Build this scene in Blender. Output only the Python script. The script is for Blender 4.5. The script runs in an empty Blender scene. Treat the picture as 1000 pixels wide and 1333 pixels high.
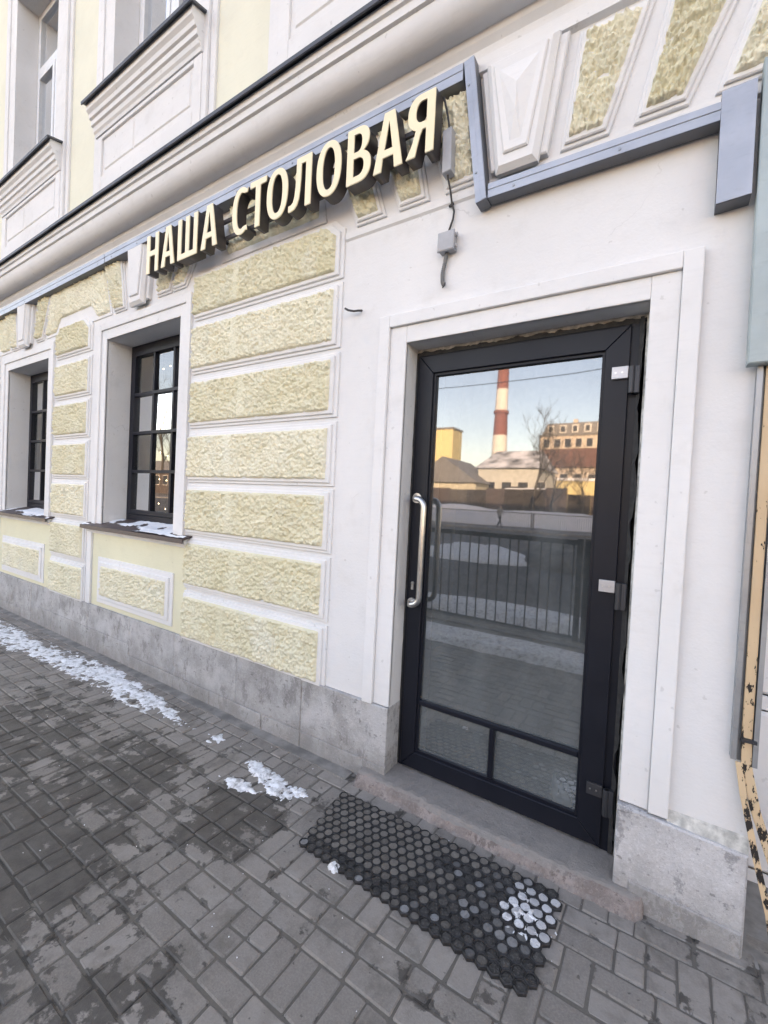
import bpy, bmesh, math, random
from mathutils import Vector, Matrix, noise
random.seed(7)
R = math.radians
scene = bpy.context.scene
COL = scene.collection

# ------------------------------------------------------------------ camera
CAM = Vector((0.0, -1.971, 1.5))
YAW, PITCH, ROLL, FPX = R(32.799), R(-1.403), R(2.827), 572.0
fw = Vector((-math.sin(YAW)*math.cos(PITCH), math.cos(YAW)*math.cos(PITCH), math.sin(PITCH)))
rt0 = Vector((math.cos(YAW), math.sin(YAW), 0)); up0 = rt0.cross(fw)
rt = math.cos(ROLL)*rt0 + math.sin(ROLL)*up0
up = -math.sin(ROLL)*rt0 + math.cos(ROLL)*up0
cam = bpy.data.cameras.new('camera')
cam.sensor_fit = 'HORIZONTAL'; cam.sensor_width = 36.0; cam.lens = 36.0*FPX/1000.0
cam.clip_start = 0.02; cam.clip_end = 2000
camo = bpy.data.objects.new('camera', cam); COL.objects.link(camo)
camo.matrix_world = Matrix(((rt.x, up.x, -fw.x, CAM.x), (rt.y, up.y, -fw.y, CAM.y), (rt.z, up.z, -fw.z, CAM.z), (0, 0, 0, 1)))
scene.camera = camo
def to_px(p):
    v = Vector(p)-CAM; d = v.dot(fw)
    if d < .05: return None
    return (500+FPX*v.dot(rt)/d, 666.5-FPX*v.dot(up)/d, d)

# ------------------------------------------------------------------ sky, sun, exposure
SUN_EL, SUN_AZ = R(22), R(20)          # azimuth from +Y towards +X: low winter sun behind the house
world = bpy.data.worlds.new('World'); scene.world = world; world.use_nodes = True
wn = world.node_tree.nodes; wl = world.node_tree.links
sky = wn.new('ShaderNodeTexSky'); sky.sky_type = 'NISHITA'; sky.sun_disc = False
sky.sun_elevation = SUN_EL; sky.sun_rotation = SUN_AZ
sky.air_density = 1.0; sky.dust_density = 1.2; sky.ozone_density = 1.0; sky.altitude = 10
wl.new(sky.outputs[0], wn['Background'].inputs[0]); wn['Background'].inputs[1].default_value = 0.15
sun = bpy.data.lights.new('sun', 'SUN'); sun.energy = 2.6; sun.angle = R(0.53); sun.color = (1, .90, .76)
suno = bpy.data.objects.new('sun', sun); COL.objects.link(suno)
sd = Vector((math.sin(SUN_AZ)*math.cos(SUN_EL), math.cos(SUN_AZ)*math.cos(SUN_EL), math.sin(SUN_EL)))
suno.rotation_euler = sd.to_track_quat('Z', 'Y').to_euler(); suno.location = sd*60
vs = scene.view_settings
scene.display_settings.display_device = 'sRGB'
vs.view_transform = 'Standard'; vs.look = 'None'; vs.gamma = 1; vs.use_curve_mapping = False
vs.exposure = 2.45
vs.use_white_balance = True; vs.white_balance_temperature = 9350; vs.white_balance_tint = 24
scene.render.engine = 'CYCLES'
cy = scene.cycles
cy.use_denoising = True; cy.use_adaptive_sampling = True; cy.adaptive_threshold = .02; cy.max_bounces = 5; cy.diffuse_bounces = 2; cy.glossy_bounces = 3; cy.transparent_max_bounces = 8; cy.sample_clamp_indirect = 6
cy.caustics_reflective = False; cy.caustics_refractive = False

# ------------------------------------------------------------------ materials
def nm(name):
    m = bpy.data.materials.new(name); m.use_nodes = True
    return m, m.node_tree.nodes, m.node_tree.links, m.node_tree.nodes['Principled BSDF']
def _mix(n, l, fac, a, b):
    x = n.new('ShaderNodeMix'); x.data_type = 'RGBA'
    for sock, v in ((x.inputs[0], fac), (x.inputs[6], a), (x.inputs[7], b)):
        if isinstance(v, (tuple, list)): sock.default_value = (*v[:3], 1)
        elif isinstance(v, (int, float)): sock.default_value = v
        else: l.new(v, sock)
    return x.outputs[2]
def _noise(n, l, vec, scale, detail=5, rough=.55, stretch=None):
    if stretch:
        mp = n.new('ShaderNodeMapping'); mp.inputs['Scale'].default_value = stretch; l.new(vec, mp.inputs[0]); vec = mp.outputs[0]
    t = n.new('ShaderNodeTexNoise'); t.inputs['Scale'].default_value = scale
    t.inputs['Detail'].default_value = detail; t.inputs['Roughness'].default_value = rough
    l.new(vec, t.inputs['Vector']); return t.outputs[0]
def _ramp(n, l, src, a, b, smooth=True):
    m = n.new('ShaderNodeMapRange'); m.inputs[1].default_value = a; m.inputs[2].default_value = b
    if smooth: m.interpolation_type = 'SMOOTHSTEP'
    l.new(src, m.inputs[0]); return m.outputs[0]
def _math(n, l, op, a, b=None):
    m = n.new('ShaderNodeMath'); m.operation = op
    for i, v in enumerate((a, b)):
        if v is None: continue
        if isinstance(v, (int, float)): m.inputs[i].default_value = v
        else: l.new(v, m.inputs[i])
    return m.outputs[0]
def _pos(n): return n.new('ShaderNodeNewGeometry').outputs['Position']
def _bump(n, l, h, strength, dist, bsdf, prev=None):
    b = n.new('ShaderNodeBump'); b.inputs['Strength'].default_value = strength; b.inputs['Distance'].default_value = dist
    l.new(h, b.inputs['Height'])
    if prev is not None: l.new(prev, b.inputs['Normal'])
    l.new(b.outputs[0], bsdf.inputs['Normal']); return b.outputs[0]

def plain(name, col, rough=.6, metal=0.0, var=.12, scale=14, bump=.0, bscale=120, spec=.5):
    m, n, l, b = nm(name); p = _pos(n)
    f = _noise(n, l, p, scale)
    c = _mix(n, l, _ramp(n, l, f, .3, .7), tuple(x*(1-var) for x in col), tuple(min(1, x*(1+var)) for x in col))
    l.new(c, b.inputs['Base Color']); b.inputs['Roughness'].default_value = rough; b.inputs['Metallic'].default_value = metal
    b.inputs['Specular IOR Level'].default_value = spec
    if bump: _bump(n, l, _noise(n, l, p, bscale), bump, .004, b)
    return m

def plaster(name, col, dirt, amount=.5, bump=.35, ck=.0):
    m, n, l, b = nm(name); p = _pos(n)
    big = _noise(n, l, p, 1.4, 5, .6); mid = _noise(n, l, p, 7, 5, .65); fine = _noise(n, l, p, 85, 3)
    brush = _noise(n, l, p, 60, 3, .6, (.12, 1, 1))
    c = _mix(n, l, _ramp(n, l, big, .32, .70), tuple(x*.93 for x in col), col)
    c = _mix(n, l, _math(n, l, 'MULTIPLY', _ramp(n, l, mid, .50, .78), amount*.5), c, dirt)
    c = _mix(n, l, _math(n, l, 'MULTIPLY', _ramp(n, l, brush, .5, .75), .10), c, tuple(x*.7 for x in col))
    # hairline cracks
    dv = n.new('ShaderNodeVectorMath'); dv.operation = 'ADD'; tn = n.new('ShaderNodeTexNoise'); tn.inputs['Scale'].default_value = 5; tn.inputs['Detail'].default_value = 4; l.new(p, tn.inputs['Vector'])
    sc_ = n.new('ShaderNodeVectorMath'); sc_.operation = 'SCALE'; sc_.inputs[3].default_value = .35; l.new(tn.outputs[1], sc_.inputs[0]); l.new(p, dv.inputs[0]); l.new(sc_.outputs[0], dv.inputs[1])
    v = n.new('ShaderNodeTexVoronoi'); v.feature = 'DISTANCE_TO_EDGE'; v.inputs['Scale'].default_value = 1.3; l.new(dv.outputs[0], v.inputs['Vector'])
    crack = _math(n, l, 'MULTIPLY', _ramp(n, l, v.outputs['Distance'], .006, .001), _ramp(n, l, big, .54, .60))
    c = _mix(n, l, _math(n, l, 'MULTIPLY', crack, ck), c, tuple(x*.5 for x in dirt))
    sp = _math(n, l, 'MULTIPLY', _ramp(n, l, _noise(n, l, p, 30, 2, .4), .71, .76), .5*amount)
    c = _mix(n, l, sp, c, tuple(x*.55 for x in dirt))
    sep = n.new('ShaderNodeSeparateXYZ'); l.new(p, sep.inputs[0])
    low = _math(n, l, 'MULTIPLY', _ramp(n, l, _math(n, l, 'ADD', sep.outputs[2], _math(n, l, 'MULTIPLY', mid, .5)), 1.05, .50), .5*amount)
    c = _mix(n, l, low, c, dirt)
    l.new(c, b.inputs['Base Color']); b.inputs['Roughness'].default_value = .85; b.inputs['Specular IOR Level'].default_value = .25
    bb = _bump(n, l, fine, bump, .003, b); bb = _bump(n, l, mid, .22, .012, b, bb); _bump(n, l, crack, ck, -.002, b, bb)
    return m
M = {}
M['white'] = plaster('white_plaster', (.80, .785, .78), (.58, .55, .52), .5, .35, .22)
M['trim'] = plaster('white_trim', (.82, .805, .80), (.52, .49, .46), .45, .25)
M['yellow_flat'] = plaster('yellow_plaster', (.80, .755, .56), (.55, .49, .34), .4)
M['hazed_yellow'] = plaster('hazed_yellow_plaster', (.83, .80, .66), (.6, .56, .45), .3)  # upper yellow made paler, putting the haze and brightness into its colour

def stucco_mat():
    m, n, l, b = nm('yellow_roughcast'); p = _pos(n)
    big = _noise(n, l, p, 3.0, 5, .6); med = _noise(n, l, p, 38, 6, .65)
    v = n.new('ShaderNodeTexVoronoi'); v.inputs['Scale'].default_value = 75; l.new(p, v.inputs['Vector'])
    c = _mix(n, l, _ramp(n, l, big, .3, .7), (.80, .74, .54), (.86, .81, .63))
    oi = n.new('ShaderNodeObjectInfo'); hs = n.new('ShaderNodeHueSaturation'); l.new(c, hs.inputs['Color'])
    l.new(_math(n, l, 'ADD', _math(n, l, 'MULTIPLY', oi.outputs['Random'], .13), .91), hs.inputs['Value']); l.new(_math(n, l, 'SUBTRACT', 1.08, _math(n, l, 'MULTIPLY', oi.outputs['Random'], .25)), hs.inputs['Saturation']); c = hs.outputs[0]
    soot = _noise(n, l, p, 5.5, 6, .7); c = _mix(n, l, _math(n, l, 'MULTIPLY', _ramp(n, l, soot, .52, .74), .45), c, (.58, .545, .44))
    pale = _noise(n, l, p, 2.6, 3, .5); c = _mix(n, l, _math(n, l, 'MULTIPLY', _ramp(n, l, pale, .60, .72), .4), c, (.86, .84, .74))
    c = _mix(n, l, _math(n, l, 'MULTIPLY', _ramp(n, l, med, .56, .75), .5), c, (.64, .57, .40))
    l.new(c, b.inputs['Base Color']); b.inputs['Roughness'].default_value = .95; b.inputs['Specular IOR Level'].default_value = .15
    _bump(n, l, v.outputs['Distance'], .5, .007, b)
    return m
M['stucco'] = stucco_mat()

def stone_mat(name, a, b_, dark, streak=.6, scale=1.0, zs=1.0, dusty=None):
    m, n, l, b = nm(name); p = _pos(n)
    big = _noise(n, l, p, 3.0*scale, 6, .7); st = _noise(n, l, p, 6*scale, 6, .75, (1, 1, zs)); fine = _noise(n, l, p, 95, 4, .7); gr = _noise(n, l, p, 260, 2, .6)
    pit = _noise(n, l, p, 22, 4, .6, (1, 1, 1.5))
    c = _mix(n, l, _ramp(n, l, big, .36, .64), a, b_)
    c = _mix(n, l, _math(n, l, 'MULTIPLY', _ramp(n, l, st, .535, .60), streak*.6), c, dark)
    c = _mix(n, l, _math(n, l, 'MULTIPLY', _ramp(n, l, pit, .62, .70), streak*.6), c, tuple(x*.7 for x in dark))
    c = _mix(n, l, _math(n, l, 'MULTIPLY', _ramp(n, l, fine, .5, .72), .4), c, tuple(min(1, x*1.35) for x in b_))
    c = _mix(n, l, _math(n, l, 'MULTIPLY', _ramp(n, l, gr, .55, .75), .45), c, dark)
    oi = n.new('ShaderNodeObjectInfo'); hs = n.new('ShaderNodeHueSaturation'); l.new(c, hs.inputs['Color'])
    l.new(_math(n, l, 'ADD', _math(n, l, 'MULTIPLY', oi.outputs['Random'], .18), .91), hs.inputs['Value'])
    sep = n.new('ShaderNodeSeparateXYZ'); l.new(p, sep.inputs[0])
    low = _math(n, l, 'MULTIPLY', _ramp(n, l, _math(n, l, 'ADD', sep.outputs[2], _math(n, l, 'MULTIPLY', st, .3)), .38, .14), .0 if dusty else .5)
    c2 = _mix(n, l, low, hs.outputs[0], (.20, .185, .17))
    if dusty:
        g_ = n.new('ShaderNodeNewGeometry'); sz = n.new('ShaderNodeSeparateXYZ'); l.new(g_.outputs['True Normal'], sz.inputs[0])
        upf = _math(n, l, 'MULTIPLY', _ramp(n, l, _math(n, l, 'ADD', sz.outputs[2], _math(n, l, 'MULTIPLY', st, .3)), .75, 1.0), .8)
        c2 = _mix(n, l, upf, c2, dusty)
    l.new(c2, b.inputs['Base Color']); b.inputs['Roughness'].default_value = .75; b.inputs['Specular IOR Level'].default_value = .3
    bb = _bump(n, l, fine, .6, .005, b); bb = _bump(n, l, st, .5, .012, b, bb); _bump(n, l, pit, .35, .008, b, bb)
    return m
M['plinth'] = stone_mat('grey_limestone', (.33, .32, .315), (.49, .48, .48), (.19, .18, .175), .95, 1.5, .55)
M['plinth_light'] = stone_mat('pale_marble', (.50, .485, .485), (.66, .645, .65), (.20, .195, .205), 1.0, 1.3, .7)
M['step'] = stone_mat('worn_granite', (.19, .155, .143), (.31, .262, .245), (.085, .063, .057), 1.0, 2.6, .4, (.27, .25, .232))
M['concrete'] = plain('dirty_concrete', (.24, .222, .205), .85, 0, .3, 9, .5, 90)

def paver_mat(name, island, joint=False):
    m, n, l, b = nm(name); p = _pos(n)
    if island: rnd = n.new('ShaderNodeNewGeometry').outputs['Random Per Island']
    else: rnd = n.new('ShaderNodeObjectInfo').outputs['Random']
    fine = _noise(n, l, p, 150, 5, .7); med = _noise(n, l, p, 12, 6, .65); big = _noise(n, l, p, 2.2, 5, .6)
    dry = _mix(n, l, rnd, (.215, .190, .170), (.31, .275, .248))
    dry = _mix(n, l, _math(n, l, 'MULTIPLY', _ramp(n, l, fine, .35, .7), .40), dry, (.37, .335, .30))
    dry = _mix(n, l, _math(n, l, 'MULTIPLY', _ramp(n, l, med, .45, .75), .55), dry, (.165, .145, .128))
    salt = _noise(n, l, p, 4.5, 6, .7); dry = _mix(n, l, _math(n, l, 'MULTIPLY', _ramp(n, l, salt, .52, .72), .5), dry, (.36, .335, .31))
    mud = _noise(n, l, p, 3.3, 6, .7, (1.3, 1, 1)); dry = _mix(n, l, _math(n, l, 'MULTIPLY', _ramp(n, l, mud, .50, .68), .6), dry, (.135, .118, .10))
    if joint: dry = _mix(n, l, fine, (.12, .105, .090), (.19, .17, .148))
    # damp patches: noise plus a few soft blobs where melt water stood
    w = _math(n, l, 'ADD', _math(n, l, 'MULTIPLY', _noise(n, l, p, 8.5, 6, .62), 1.05), _math(n, l, 'MULTIPLY', big, .28))
    blobs = None
    for (x, y, r, k) in ((-1.62, -.62, .42, .30), (-2.35, -.85, .65, .28), (-3.3, -1.05, 1.0, .28), (-2.2, -1.6, .95, .46), (-1.75, -1.8, .6, .42), (-3.2, -1.6, 1.0, .42), (-1.3, -1.35, .30, .24), (-1.9, -1.1, .45, .16), (-.95, -1.05, .2, .0), (-4.6, -1.2, 1.2, .18)):
        d = n.new('ShaderNodeVectorMath'); d.operation = 'DISTANCE'; l.new(p, d.inputs[0]); d.inputs[1].default_value = (x, y, 0)
        f = _math(n, l, 'MULTIPLY', _ramp(n, l, d.outputs['Value'], r, r*.25), k*.8)
        blobs = f if blobs is None else _math(n, l, 'MAXIMUM', blobs, f)
    w = _math(n, l, 'ADD', w, blobs)
    if not island:
        tc = n.new('ShaderNodeTexCoord'); sg = n.new('ShaderNodeSeparateXYZ'); l.new(tc.outputs['Generated'], sg.inputs[0])
        ex = [_math(n, l, 'ABSOLUTE', _math(n, l, 'SUBTRACT', sg.outputs[q], .5)) for q in (0, 1)]
        w = _math(n, l, 'ADD', w, _math(n, l, 'MULTIPLY', _ramp(n, l, _math(n, l, 'MAXIMUM', ex[0], ex[1]), .30, .5), .085))
    w = _math(n, l, 'ADD', w, _math(n, l, 'MULTIPLY', _math(n, l, 'SUBTRACT', _noise(n, l, p, 45, 5, .7), .5), .22))
    wet = _math(n, l, 'MULTIPLY', _ramp(n, l, w, .800, .862), .92)
    spots = _ramp(n, l, _noise(n, l, p, 34, 3, .5), .685, .72)
    wet = _math(n, l, 'MAXIMUM', wet, _math(n, l, 'MULTIPLY', spots, .8))
    wetc = _mix(n, l, _ramp(n, l, med, .3, .7), (.060, .053, .048) if not joint else (.035, .031, .028), (.115, .102, .092) if not joint else (.06, .053, .047))
    c = _mix(n, l, wet, dry, wetc)
    l.new(c, b.inputs['Base Color'])
    l.new(_math(n, l, 'SUBTRACT', .82, _math(n, l, 'MULTIPLY', wet, .38)), b.inputs['Roughness'])
    b.inputs['Specular IOR Level'].default_value = .35
    bb = _bump(n, l, fine, .5, .003, b); _bump(n, l, med, .3, .006, b, bb)
    return m
M['paver'] = paver_mat('concrete_paver', False); M['paver_s'] = paver_mat('concrete_paver_far', True)
M['joint'] = paver_mat('joint_dirt', True, True)
M['asphalt'] = plain('asphalt', (.085, .08, .078), .8, 0, .35, 1.2, .5, 60)
M['terrain'] = plain('bare_earth', (.16, .14, .12), .95, 0, .3, .3)

def snow_mat():
    m, n, l, b = nm('old_snow'); p = _pos(n)
    f = _noise(n, l, p, 22, 6, .7); g = _noise(n, l, p, 90, 4)
    c = _mix(n, l, _ramp(n, l, f, .45, .68), (.88, .885, .90), (.37, .355, .34)); c = _mix(n, l, _math(n, l, 'MULTIPLY', _ramp(n, l, _noise(n, l, p, 180, 3, .6), .58, .72), .35), c, (.30, .285, .27))
    l.new(c, b.inputs['Base Color']); b.inputs['Roughness'].default_value = .65
    b.inputs['Subsurface Weight'].default_value = .15; b.inputs['Subsurface Radius'].default_value = (.02, .02, .025); b.inputs['Subsurface Scale'].default_value = .3
    bb = _bump(n, l, g, .5, .004, b); _bump(n, l, f, .5, .012, b, bb)
    return m
M['snow'] = snow_mat()
M['clean_snow'] = plain('snow', (.86, .87, .90), .6, 0, .04, 30, .3, 80)

def metal_mat(name, col, metal=.35, rough=.38, scratch=.25):
    m, n, l, b = nm(name); p = _pos(n)
    f = _noise(n, l, p, 5, 5, .6); s = _noise(n, l, p, 45, 4, .6, (.3, 1, 1))
    sm = _ramp(n, l, _noise(n, l, p, 13, 5, .7), .66, .74)
    c = _mix(n, l, _ramp(n, l, f, .3, .7), tuple(x*.82 for x in col), col)
    c = _mix(n, l, _math(n, l, 'MULTIPLY', _ramp(n, l, s, .55, .75), scratch), c, tuple(x*.55 for x in col))
    c = _mix(n, l, _math(n, l, 'MULTIPLY', sm, .4), c, tuple(x*.45 for x in col))
    l.new(c, b.inputs['Base Color']); b.inputs['Metallic'].default_value = metal
    l.new(_math(n, l, 'ADD', _math(n, l, 'MULTIPLY', f, .25), rough-.1), b.inputs['Roughness'])
    if max(col) < .03: b.inputs['Specular IOR Level'].default_value = .28
    return m
M['bluefilm'] = metal_mat('blue_grey_galvanised', (.43, .455, .51))
M['bluepanel'] = metal_mat('pale_blue_film', (.42, .495, .505), .1, .5)
M['darkgalv'] = metal_mat('weathered_zinc', (.17, .18, .20), .4, .5)
M['galv'] = metal_mat('grey_steel', (.36, .38, .40), .6, .42)
M['flash'] = metal_mat('dark_grey_flashing', (.10, .105, .12), .3, .5)
M['brown_metal'] = metal_mat('brown_sill_metal', (.075, .05, .05), .1, .45)
M['steel'] = plain('brushed_stainless', (.62, .61, .60), .28, 1.0, .08, 40)
M['black_alu'] = metal_mat('black_painted_aluminium', (.008, .010, .017), .0, .40, .3)
M['win_alu'] = metal_mat('dark_window_frame', (.010, .011, .020), .0, .45, .3)
M['pvc'] = plain('white_pvc', (.82, .83, .85), .35, 0, .04)
M['hinge'] = metal_mat('hinge_metal', (.06, .062, .07), .5, .45)
M['box_grey'] = plain('grey_plastic', (.42, .42, .44), .5, 0, .08)
M['cable'] = plain('dark_cable', (.05, .045, .045), .6)
M['conduit'] = plain('grey_conduit', (.20, .20, .20), .5)
M['rubber'] = plain('black_rubber', (.022, .021, .022), .55, 0, .4, 60, .4, 200)
M['sealant'] = plain('black_sealant', (.02, .02, .021), .7, 0, .4, 40, .6, 100)
M['mortar'] = plain('grey_mortar', (.55, .53, .49), .9, 0, .3, 30, .8, 90)
M['interior'] = plain('interior_grey', (.22, .21, .20), .8)
M['letter_face'] = plain('cream_acrylic', (.97, .82, .56), .35, 0, .02)
M['letter_side'] = plain('dark_bronze_side', (.06, .05, .05), .42, 0, .15)

def glass_mat(name, refl, dust, tint=(.55, .6, .6)):
    m, n, l, b = nm(name); n.remove(b); p = _pos(n); out = n['Material Output']
    tr = n.new('ShaderNodeBsdfTransparent'); tr.inputs[0].default_value = (*tint, 1)
    gl = n.new('ShaderNodeBsdfGlossy'); gl.inputs['Roughness'].default_value = .022 if dust > .1 else .010; gl.inputs[0].default_value = (.93, .95, .97, 1)
    lw = n.new('ShaderNodeFresnel'); lw.inputs[0].default_value = 1.5
    f = _math(n, l, 'ADD', lw.outputs[0], refl)
    mx = n.new('ShaderNodeMixShader'); l.new(f, mx.inputs[0]); l.new(tr.outputs[0], mx.inputs[1]); l.new(gl.outputs[0], mx.inputs[2])
    # slight waviness of the sheet
    bp = n.new('ShaderNodeBump'); bp.inputs['Strength'].default_value = .02; bp.inputs['Distance'].default_value = .01
    l.new(_noise(n, l, p, 2.5, 2), bp.inputs['Height']); l.new(bp.outputs[0], gl.inputs['Normal'])
    df = n.new('ShaderNodeBsdfDiffuse'); df.inputs[0].default_value = (.36, .40, .41, 1)
    st = _noise(n, l, p, 5, 6, .65, (1, 1, .28)); bl = _noise(n, l, p, 40, 5, .7)
    sep = n.new('ShaderNodeSeparateXYZ'); l.new(p, sep.inputs[0])
    low = _ramp(n, l, _math(n, l, 'ADD', sep.outputs[2], _math(n, l, 'MULTIPLY', st, .6)), 1.5, .45)
    d = _math(n, l, 'ADD', _math(n, l, 'MULTIPLY', _ramp(n, l, st, .4, .75), dust), _math(n, l, 'MULTIPLY', low, dust*1.05))
    d = _math(n, l, 'ADD', d, _math(n, l, 'MULTIPLY', _ramp(n, l, bl, .6, .8), dust*.6))
    d = _math(n, l, 'ADD', d, dust*.5)
    m2 = n.new('ShaderNodeMixShader'); l.new(d, m2.inputs[0]); l.new(mx.outputs[0], m2.inputs[1]); l.new(df.outputs[0], m2.inputs[2])
    l.new(m2.outputs[0], out.inputs[0]); return m
M['doorglass'] = glass_mat('dusty_coated_glass', .19, .15, (.36, .42, .43))
M['upglass'] = glass_mat('upper_window_glass', .5, .02)
M['winglass'] = glass_mat('window_glass', .13, .03)

def flaking_paint():
    m, n, l, b = nm('flaking_peach_paint'); p = _pos(n)
    f = _noise(n, l, p, 55, 5, .65, (1, 1, .4)); g = _noise(n, l, p, 6, 4)
    sep = n.new('ShaderNodeSeparateXYZ'); l.new(p, sep.inputs[0])
    th = _math(n, l, 'ADD', f, _math(n, l, 'MULTIPLY', _ramp(n, l, sep.outputs[2], 1.4, .3), .12))
    k = _ramp(n, l, th, .63, .65)
    c = _mix(n, l, k, _mix(n, l, g, (.60, .40, .24), (.70, .52, .34)), (.02, .016, .015))
    l.new(c, b.inputs['Base Color']); b.inputs['Roughness'].default_value = .55
    _bump(n, l, k, .6, -.003, b); return m
M['peach'] = flaking_paint()
def hinge_plate():
    m, n, l, b = nm('worn_zinc_plate'); p = _pos(n)
    f = _noise(n, l, p, 75, 4, .7, (1, 1, 2.2))
    c = _mix(n, l, _ramp(n, l, f, .52, .60), (.62, .62, .64), (.09, .09, .10))
    l.new(c, b.inputs['Base Color']); b.inputs['Metallic'].default_value = .6; b.inputs['Roughness'].default_value = .35; return m
M['plate'] = metal_mat('worn_zinc', (.55, .55, .57), .5, .42, .75)
def emit(name, col, s):
    m, n, l, b = nm(name); b.inputs['Emission Color'].default_value = (*col, 1); b.inputs['Emission Strength'].default_value = s
    b.inputs['Base Color'].default_value = (*col, 1); m.cycles.emission_sampling = 'NONE'; return m
M['bulb'] = emit('warm_bulb', (1, .85, .6), 12)

# ------------------------------------------------------------------ mesh helpers
def SX(x): return .974*x+.1863            # facade survey units -> scene metres, along the wall
def SY(y): return .94*y if y < 0 else y   # and out from the wall
class MB:
    survey = False
    def __init__(s): s.v = []; s.f = []
    def add(s, vs_, fs):
        o = len(s.v); s.v += [(SX(p[0]), SY(p[1]), p[2]) if MB.survey else tuple(p) for p in vs_]; s.f += [tuple(i+o for i in f) for f in fs]; return s
    def box(s, x0, x1, y0, y1, z0, z1):
        return s.add([(x0,y0,z0),(x1,y0,z0),(x1,y1,z0),(x0,y1,z0),(x0,y0,z1),(x1,y0,z1),(x1,y1,z1),(x0,y1,z1)],
                     [(0,3,2,1),(4,5,6,7),(0,1,5,4),(1,2,6,5),(2,3,7,6),(3,0,4,7)])
    def plate(s, poly, y0, y1, ch=0.0):
        """polygon in (x,z), counter-clockwise seen from -y; front at y0 (towards viewer), back at y1; optional chamfer"""
        n = len(poly)
        if ch:
            ins = inset(poly, ch)
            vs_ = [(x, y0, z) for x, z in ins]+[(x, y0+ch, z) for x, z in poly]+[(x, y1, z) for x, z in poly]
            fs = [tuple(range(n))]
            for k in (0, n):
                fs += [(k+i, k+n+i, k+n+(i+1) % n, k+(i+1) % n) for i in range(n)]
            fs.append(tuple(range(3*n-1, 2*n-1, -1)))
            return s.add(vs_, fs)
        vs_ = [(x, y0, z) for x, z in poly]+[(x, y1, z) for x, z in poly]
        fs = [tuple(range(n)), tuple(range(2*n-1, n-1, -1))]+[(i, n+i, n+(i+1) % n, (i+1) % n) for i in range(n)]
        return s.add(vs_, fs)
    def profile_x(s, prof, x0, x1):
        """open or closed (y,z) profile swept along x with end caps"""
        n = len(prof)
        vs_ = [(x0, y, z) for y, z in prof]+[(x1, y, z) for y, z in prof]
        fs = [(i, n+i, n+(i+1) % n, (i+1) % n) for i in range(n)]+[tuple(range(n)), tuple(range(2*n-1, n-1, -1))]
        return s.add(vs_, fs)
    def tube(s, pts, r, seg=8, taper=None):
        pts = [Vector(p) for p in pts]; rings = []
        for i, p in enumerate(pts):
            d = (pts[min(i+1, len(pts)-1)]-pts[max(i-1, 0)]).normalized()
            a = d.orthogonal().normalized() if i == 0 else (rings_a - d*rings_a.dot(d)).normalized()
            rings_a = a; b = d.cross(a); rr = r if taper is None else taper[i]
            rings.append([p+rr*(math.cos(t)*a+math.sin(t)*b) for t in (2*math.pi*k/seg for k in range(seg))])
        vs_ = [q for rg in rings for q in rg]; fs = []
        for i in range(len(pts)-1):
            for k in range(seg):
                fs.append((i*seg+k, i*seg+(k+1) % seg, (i+1)*seg+(k+1) % seg, (i+1)*seg+k))
        fs += [tuple(range(seg-1, -1, -1)), tuple(range((len(pts)-1)*seg, len(pts)*seg))]
        return s.add(vs_, fs)
    def mesh(s, name, mat, smooth=False):
        me = bpy.data.meshes.new(name); me.from_pydata(s.v, [], s.f); me.materials.append(mat)
        bm = bmesh.new(); bm.from_mesh(me); bmesh.ops.recalc_face_normals(bm, faces=bm.faces); bm.to_mesh(me); bm.free()
        if smooth:
            for p in me.polygons: p.use_smooth = True
        return me
    def build(s, name, mat, parent=None, smooth=False, bevel=0):
        return link(name, s.mesh(name, mat, smooth), parent, bevel)
def inset(poly, d):
    n = len(poly); out = []
    for i in range(n):
        a, b, c = Vector(poly[i-1]), Vector(poly[i]), Vector(poly[(i+1) % n])
        d1 = (b-a).normalized(); d2 = (c-b).normalized()
        n1 = Vector((-d1.y, d1.x)); n2 = Vector((-d2.y, d2.x))
        den = 1+n1.dot(n2)
        out.append(tuple(b+d*(n1+n2)/max(den, .25)))
    return out
def link(name, data, parent=None, bevel=0):
    o = bpy.data.objects.new(name, data); COL.objects.link(o)
    if parent is not None:
        o.parent = parent
        if parent.get('_org'): o.matrix_parent_inverse = Matrix.Translation(-Vector(parent.location))
    if bevel:
        b = o.modifiers.new('bevel', 'BEVEL'); b.width = bevel; b.segments = 2; b.limit_method = 'ANGLE'
    return o
def tag(o, label=None, cat=None, group=None, kind=None):
    if label: o['label'] = label
    if cat: o['category'] = cat
    if group: o['group'] = group
    if kind: o['kind'] = kind
    return o
def thing(name, loc, label, cat, group=None):
    if MB.survey: loc = (SX(loc[0]), SY(loc[1]), loc[2])
    o = bpy.data.objects.new(name, None); COL.objects.link(o); o.location = loc; o.empty_display_size = .2; o['_org'] = 1
    return tag(o, label, cat, group)
def rect(x0, x1, z0, z1): return [(x0, z0), (x1, z0), (x1, z1), (x0, z1)]
def sstep(a, b, x):
    t = max(0, min(1, (x-a)/(b-a))); return t*t*(3-2*t)

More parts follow.
